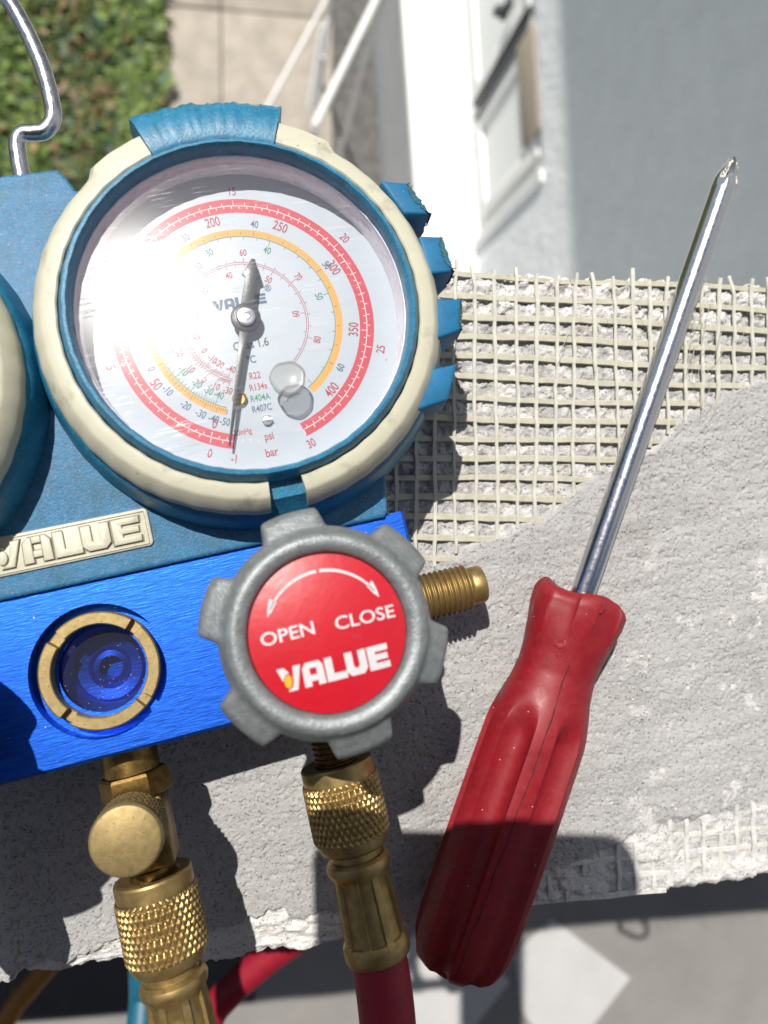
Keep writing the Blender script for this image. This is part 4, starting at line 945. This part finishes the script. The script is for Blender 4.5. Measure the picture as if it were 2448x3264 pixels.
pts = rp + [loc(atz(1225, 3420, -90)), loc(atz(1228, 3360, -190)), loc(atz(1222, 3180, -250)), loc(atz(1215, 2980, -250)), loc(atz(1180, 2860, -190)), loc(atz(1110, 2880, -130))] + [loc(p) for p in wpts] + [loc((-80, -260, -400)), loc((-120, -330, FZ + 7)), loc((-260, -500, FZ + 7))]
b = MB(); b.tube(spline(pts, 10), 6.2, 24); b.build('hose_tube', REDH, rh, smooth=60)
yh = empty('yellow_hose', mat=PM); tag(yh, 'yellow charging hose with brass coupling under the round brass valve cap', 'hose')
coupling(yh, -42.8, -107.4)
pts = [Vector((-42.8, -148, -21)), Vector((-43.2, -160, -22)), Vector((-45, -175, -30)), loc(atz(520, 3420, -130)), loc(atz(525, 3300, -230)), loc(atz(525, 3080, -300)), loc(atz(430, 2930, -310)), loc(atz(300, 2940, -300))] + [loc(atz(190, 3040, -300)), loc(atz(60, 3190, -300)), loc(atz(-60, 3330, -310)), loc((-220, -330, -400)), loc((-330, -450, FZ + 7)), loc((-450, -700, FZ + 7))]
b = MB(); b.tube(spline(pts, 10), 6.2, 24); b.build('hose_tube', YELH, yh, smooth=60)
bh = empty('blue_hose', mat=PM); tag(bh, 'blue hose hanging in front of the dark floor behind the left brass coupling', 'hose')
coupling(bh, -85.3, -95.2)
pts = [Vector((-85.3, -136, -21)), Vector((-86, -150, -22)), Vector((-87, -168, -30)), loc((-150, -205, -80)), loc((-190, -170, -170)), loc((-140, -120, -200)), loc((-75, -125, -150))] + [loc(atz(445, 2960, -118)), loc(atz(458, 3060, -118)), loc(atz(462, 3160, -118)), loc(atz(466, 3300, -126)), loc((-62, -260, -300)), loc((-60, -330, FZ + 7)), loc((-160, -520, FZ + 7))]
b = MB(); b.tube(spline(pts, 10), 6.2, 24); b.build('hose_tube', BLUH, bh, smooth=60)

# ================================================================== SCREWDRIVER
p_tip = Vector((112.6, 75.3, 2.6)); p_base = Vector((74.4, -33.2, 7.6))
ax = (p_tip - p_base).normalized(); L_sh = (p_tip - p_base).length
e2 = Vector((0, 0, 1)); e2 = (e2 - ax * e2.dot(ax)).normalized(); e1 = ax.cross(e2)
SHORT = 0.962
SM = Matrix(((e1.x, e2.x, -ax.x, p_base.x * MM), (e1.y, e2.y, -ax.y, p_base.y * MM), (e1.z, e2.z, -ax.z, p_base.z * MM), (0, 0, 0, 1)))
sd = empty('screwdriver', mat=SM); tag(sd, 'red plastic handled cross head screwdriver with chrome shaft lying across the ledge', 'screwdriver')
# local: z towards the handle end, y up, x sideways
KS = [0, 1.0, 2.5, 6, 11, 16, 21, 26, 31, 35, 38, 45, 60, 80, 90, 95, 98.5, 100.5]
KR = [10.2, 11.4, 12.0, 11.9, 11.0, 10.1, 9.8, 10.4, 11.6, 12.4, 12.7, 12.8, 12.9, 12.9, 12.8, 12.3, 11.0, 8.5]
prof = []
for i in range(121):
    s_ = 100.5 * SHORT * i / 120; prof.append((float(np.interp(s_ / SHORT, KS, KR)), s_))
def h_rf(r, z_, a):
    th_ = a - pi / 2 - SPIN
    dg_ = abs(((math.degrees(th_) + 30 + 30) % 60) - 30); gg_ = sqrt(max(0.0, 1 - (dg_ / 17.5) ** 2))
    g_ = 0.5 + 0.5 * cos(6 * th_ + pi)             # 1 in the middle of a groove, ridge at the top
    g_ = gg_
    k = float(sm(27.5, 37, z_ + 3.5 * (g_ - 1))) * (1 - 0.25 * float(sm(90, 101, z_)))
    kn = 0.55 * (1 - float(sm(3, 13, z_)))
    r2 = r - 3.4 * g_ * k - 2.2 * g_ * kn
    if z_ < 1.0: r2 -= .0
    return r2, z_ + (0.9 * sin(3 * a + .6) * (1 - min(1, z_ / 4)))
SPIN = radians(9)
SQ = Matrix.Scale(0.86, 4, (0, 1, 0))
b = MB(); b.lathe(prof, 360, M=SQ, rf=h_rf)
b.lathe([(3.2, 1.4), (6, .6), (10.05, 0.0)], 360, M=SQ, rf=lambda r, z_, a: (r if r < 9 else h_rf(10.2, 0, a)[0], z_ + (0.9 * sin(3 * a + .6) if r > 9 else 0)))
b.lathe([(8.5, 100.5 * SHORT), (6, 100.5 * SHORT + .7), (.02, 100.5 * SHORT + .9)], 360, M=SQ, rf=lambda r, z_, a: (r if r < 8 else h_rf(8.5, 100.5 * SHORT, a)[0], z_))
hd = b.build('handle', REDP, sd, smooth=38, fix=True)
# mould seam along the top ridge, moulding nubs
V = []; b = MB()
sp = []
for i in range(90):
    s_ = 17 + 77 * i / 89; aa = pi / 2 + SPIN + .01 * sin(i * .35) - .004 * sin(i * .9) + .0016 * (i - 20); r = h_rf(float(np.interp(s_ / SHORT, KS, KR)), s_, aa)[0]; sp.append((r * cos(aa), r * sin(aa) * .86 + .01, s_))
b.tube(sp, [0.06 + .15 * random.random() for _ in sp], 6); b.build('mould_seam', SEAM, hd)
b = MB()
for (x, y, s_, rr_) in ((.6, 9.7, 2.2, 1.25),):
    b.lathe([(rr_, -.4), (rr_, .25), (rr_ * .8, .5), (.02, .42)], 20, M=Matrix.Translation((x, y, s_)) @ Matrix.Rotation(radians(-90), 4, 'X'), rf=lambda r, z_, a: (r * (1 + .12 * sin(5 * a)), z_))
for (aa, s_) in ((72, 27), (118, 13)):
    R_ = float(np.interp(s_, KS, KR)); p = Vector((R_ * cos(radians(aa)), R_ * .86 * sin(radians(aa)), s_)); b.lathe([(1.3, -.3), (1.3, .12), (1.0, .16), (.9, .05), (.02, .05)], 22, M=Matrix.Translation(p * .985) @ Vector((cos(radians(aa)), sin(radians(aa)), 0)).to_track_quat('Z', 'Y').to_matrix().to_4x4())
for k in range(26):
    aa = random.gauss(118, 7); s_ = random.gauss(16, 2.2); R_ = h_rf(float(np.interp(s_, KS, KR)), s_, radians(aa))[0]; flake(b, (R_ * cos(radians(aa)), R_ * .86 * sin(radians(aa)), s_), (random.uniform(-1, 1), random.uniform(.1, .5), random.uniform(-1, 1)), random.uniform(.25, .6))
b.build('moulding_marks', REDP, hd, smooth=40, fix=True)
# shaft with a ground cross point
sp = [(2.95, -(L_sh - 6.2)), (2.95, 6)]
b = MB(); b.lathe([(2.95, 6), (2.95, -(L_sh - 9))], 48)
tipn = 48
prf = [(2.95, 9), (2.95, 7.2), (2.7, 5.8), (1.9, 3.2), (1.0, 1.1), (.4, .1), (.02, 0)]
def tip_rf(r, z_, a):
    d = L_sh; t = z_
    g_ = max(0, cos(4 * (a - pi / 2) + pi)) ** 1.2; k = min(1, max(0, (7.6 - t) / 3.0)); rr_ = r * (1 - .42 * g_ * k)
    return rr_, -(L_sh - t)
b.lathe(prf, 96, rf=tip_rf); sh = b.build('shaft', CHROME, sd, smooth=34, fix=True)
# dried paint caught in the flutes of the point
PAINTD = mat('dried_paint', (0.62, 0.58, 0.50), 0.9, bump=(2, .3)); b = MB()
for k in range(90):
    f = random.choice((0.25, 0.75)); a = pi / 2 + (f - .5) * pi + random.gauss(0, .16); t = random.uniform(1.8, 7.2); r = float(np.interp(t, [p[1] for p in prf[::-1]], [p[0] for p in prf[::-1]])); rr_ = tip_rf(r, t, a)[0] * .97
    p = Vector((rr_ * cos(a), rr_ * sin(a), -(L_sh - t))); q = p.copy(); q.z = 0; q.normalize(); tt = Vector((0, 0, 1)); s2 = q.cross(tt); w_ = random.uniform(.25, .5)
    b.add([p + s2 * w_ * .6 + q * .05, p - s2 * w_ * .6 + q * .05, p + tt * w_ * 1.3 + q * .12, p - tt * w_ * 1.3 + q * .1, p + q * .28], [(0, 2, 4), (2, 1, 4), (1, 3, 4), (3, 0, 4)])
b.build('dried_paint', PAINTD, sh)

# ================================================================== the phone that takes the picture (its shadow falls on the ledge)
FM = Matrix.Identity(4)
for i in range(3):
    for j in range(3): FM[i][j] = RC[i][j]
    FM[i][3] = CAM[i] * MM
ph = MB(); ph.prism(rrect(-46.0, 37.5, -125.0, 30.0, 9.0, 8), 2.0, 10.5, bev=1.5)
pho = ph.build('phone', PHON, None, smooth=40, fix=True); pho.matrix_world = FM; tag(pho, 'black phone held level above the ledge, taking the picture', 'phone')

# small crumbs of plaster on the ledge
cr = MB()
for k in range(420):
    x = random.uniform(20, 130); y = random.uniform(-108, 20)
    if y > bnd(x) - 2: continue
    r = random.choice((.12, .18, .25, .4)) * random.uniform(.6, 1.3); zc = ledge_z(x, y) + r * .5
    cr.add([(x + r * random.uniform(.6, 1.2) * cos(t), y + r * random.uniform(.6, 1.2) * sin(t), zc - r * .4) for t in (0, 1.57, 3.14, 4.71)] + [(x + random.uniform(-.3, .3) * r, y, zc + r * .6)], [(0, 1, 4), (1, 2, 4), (2, 3, 4), (3, 0, 4)])
co = cr.build('plaster_crumbs', PAINTD); tag(co, 'pale plaster crumbs scattered over the grey ledge', 'crumbs', kind='stuff')
bpy.context.view_layer.update()
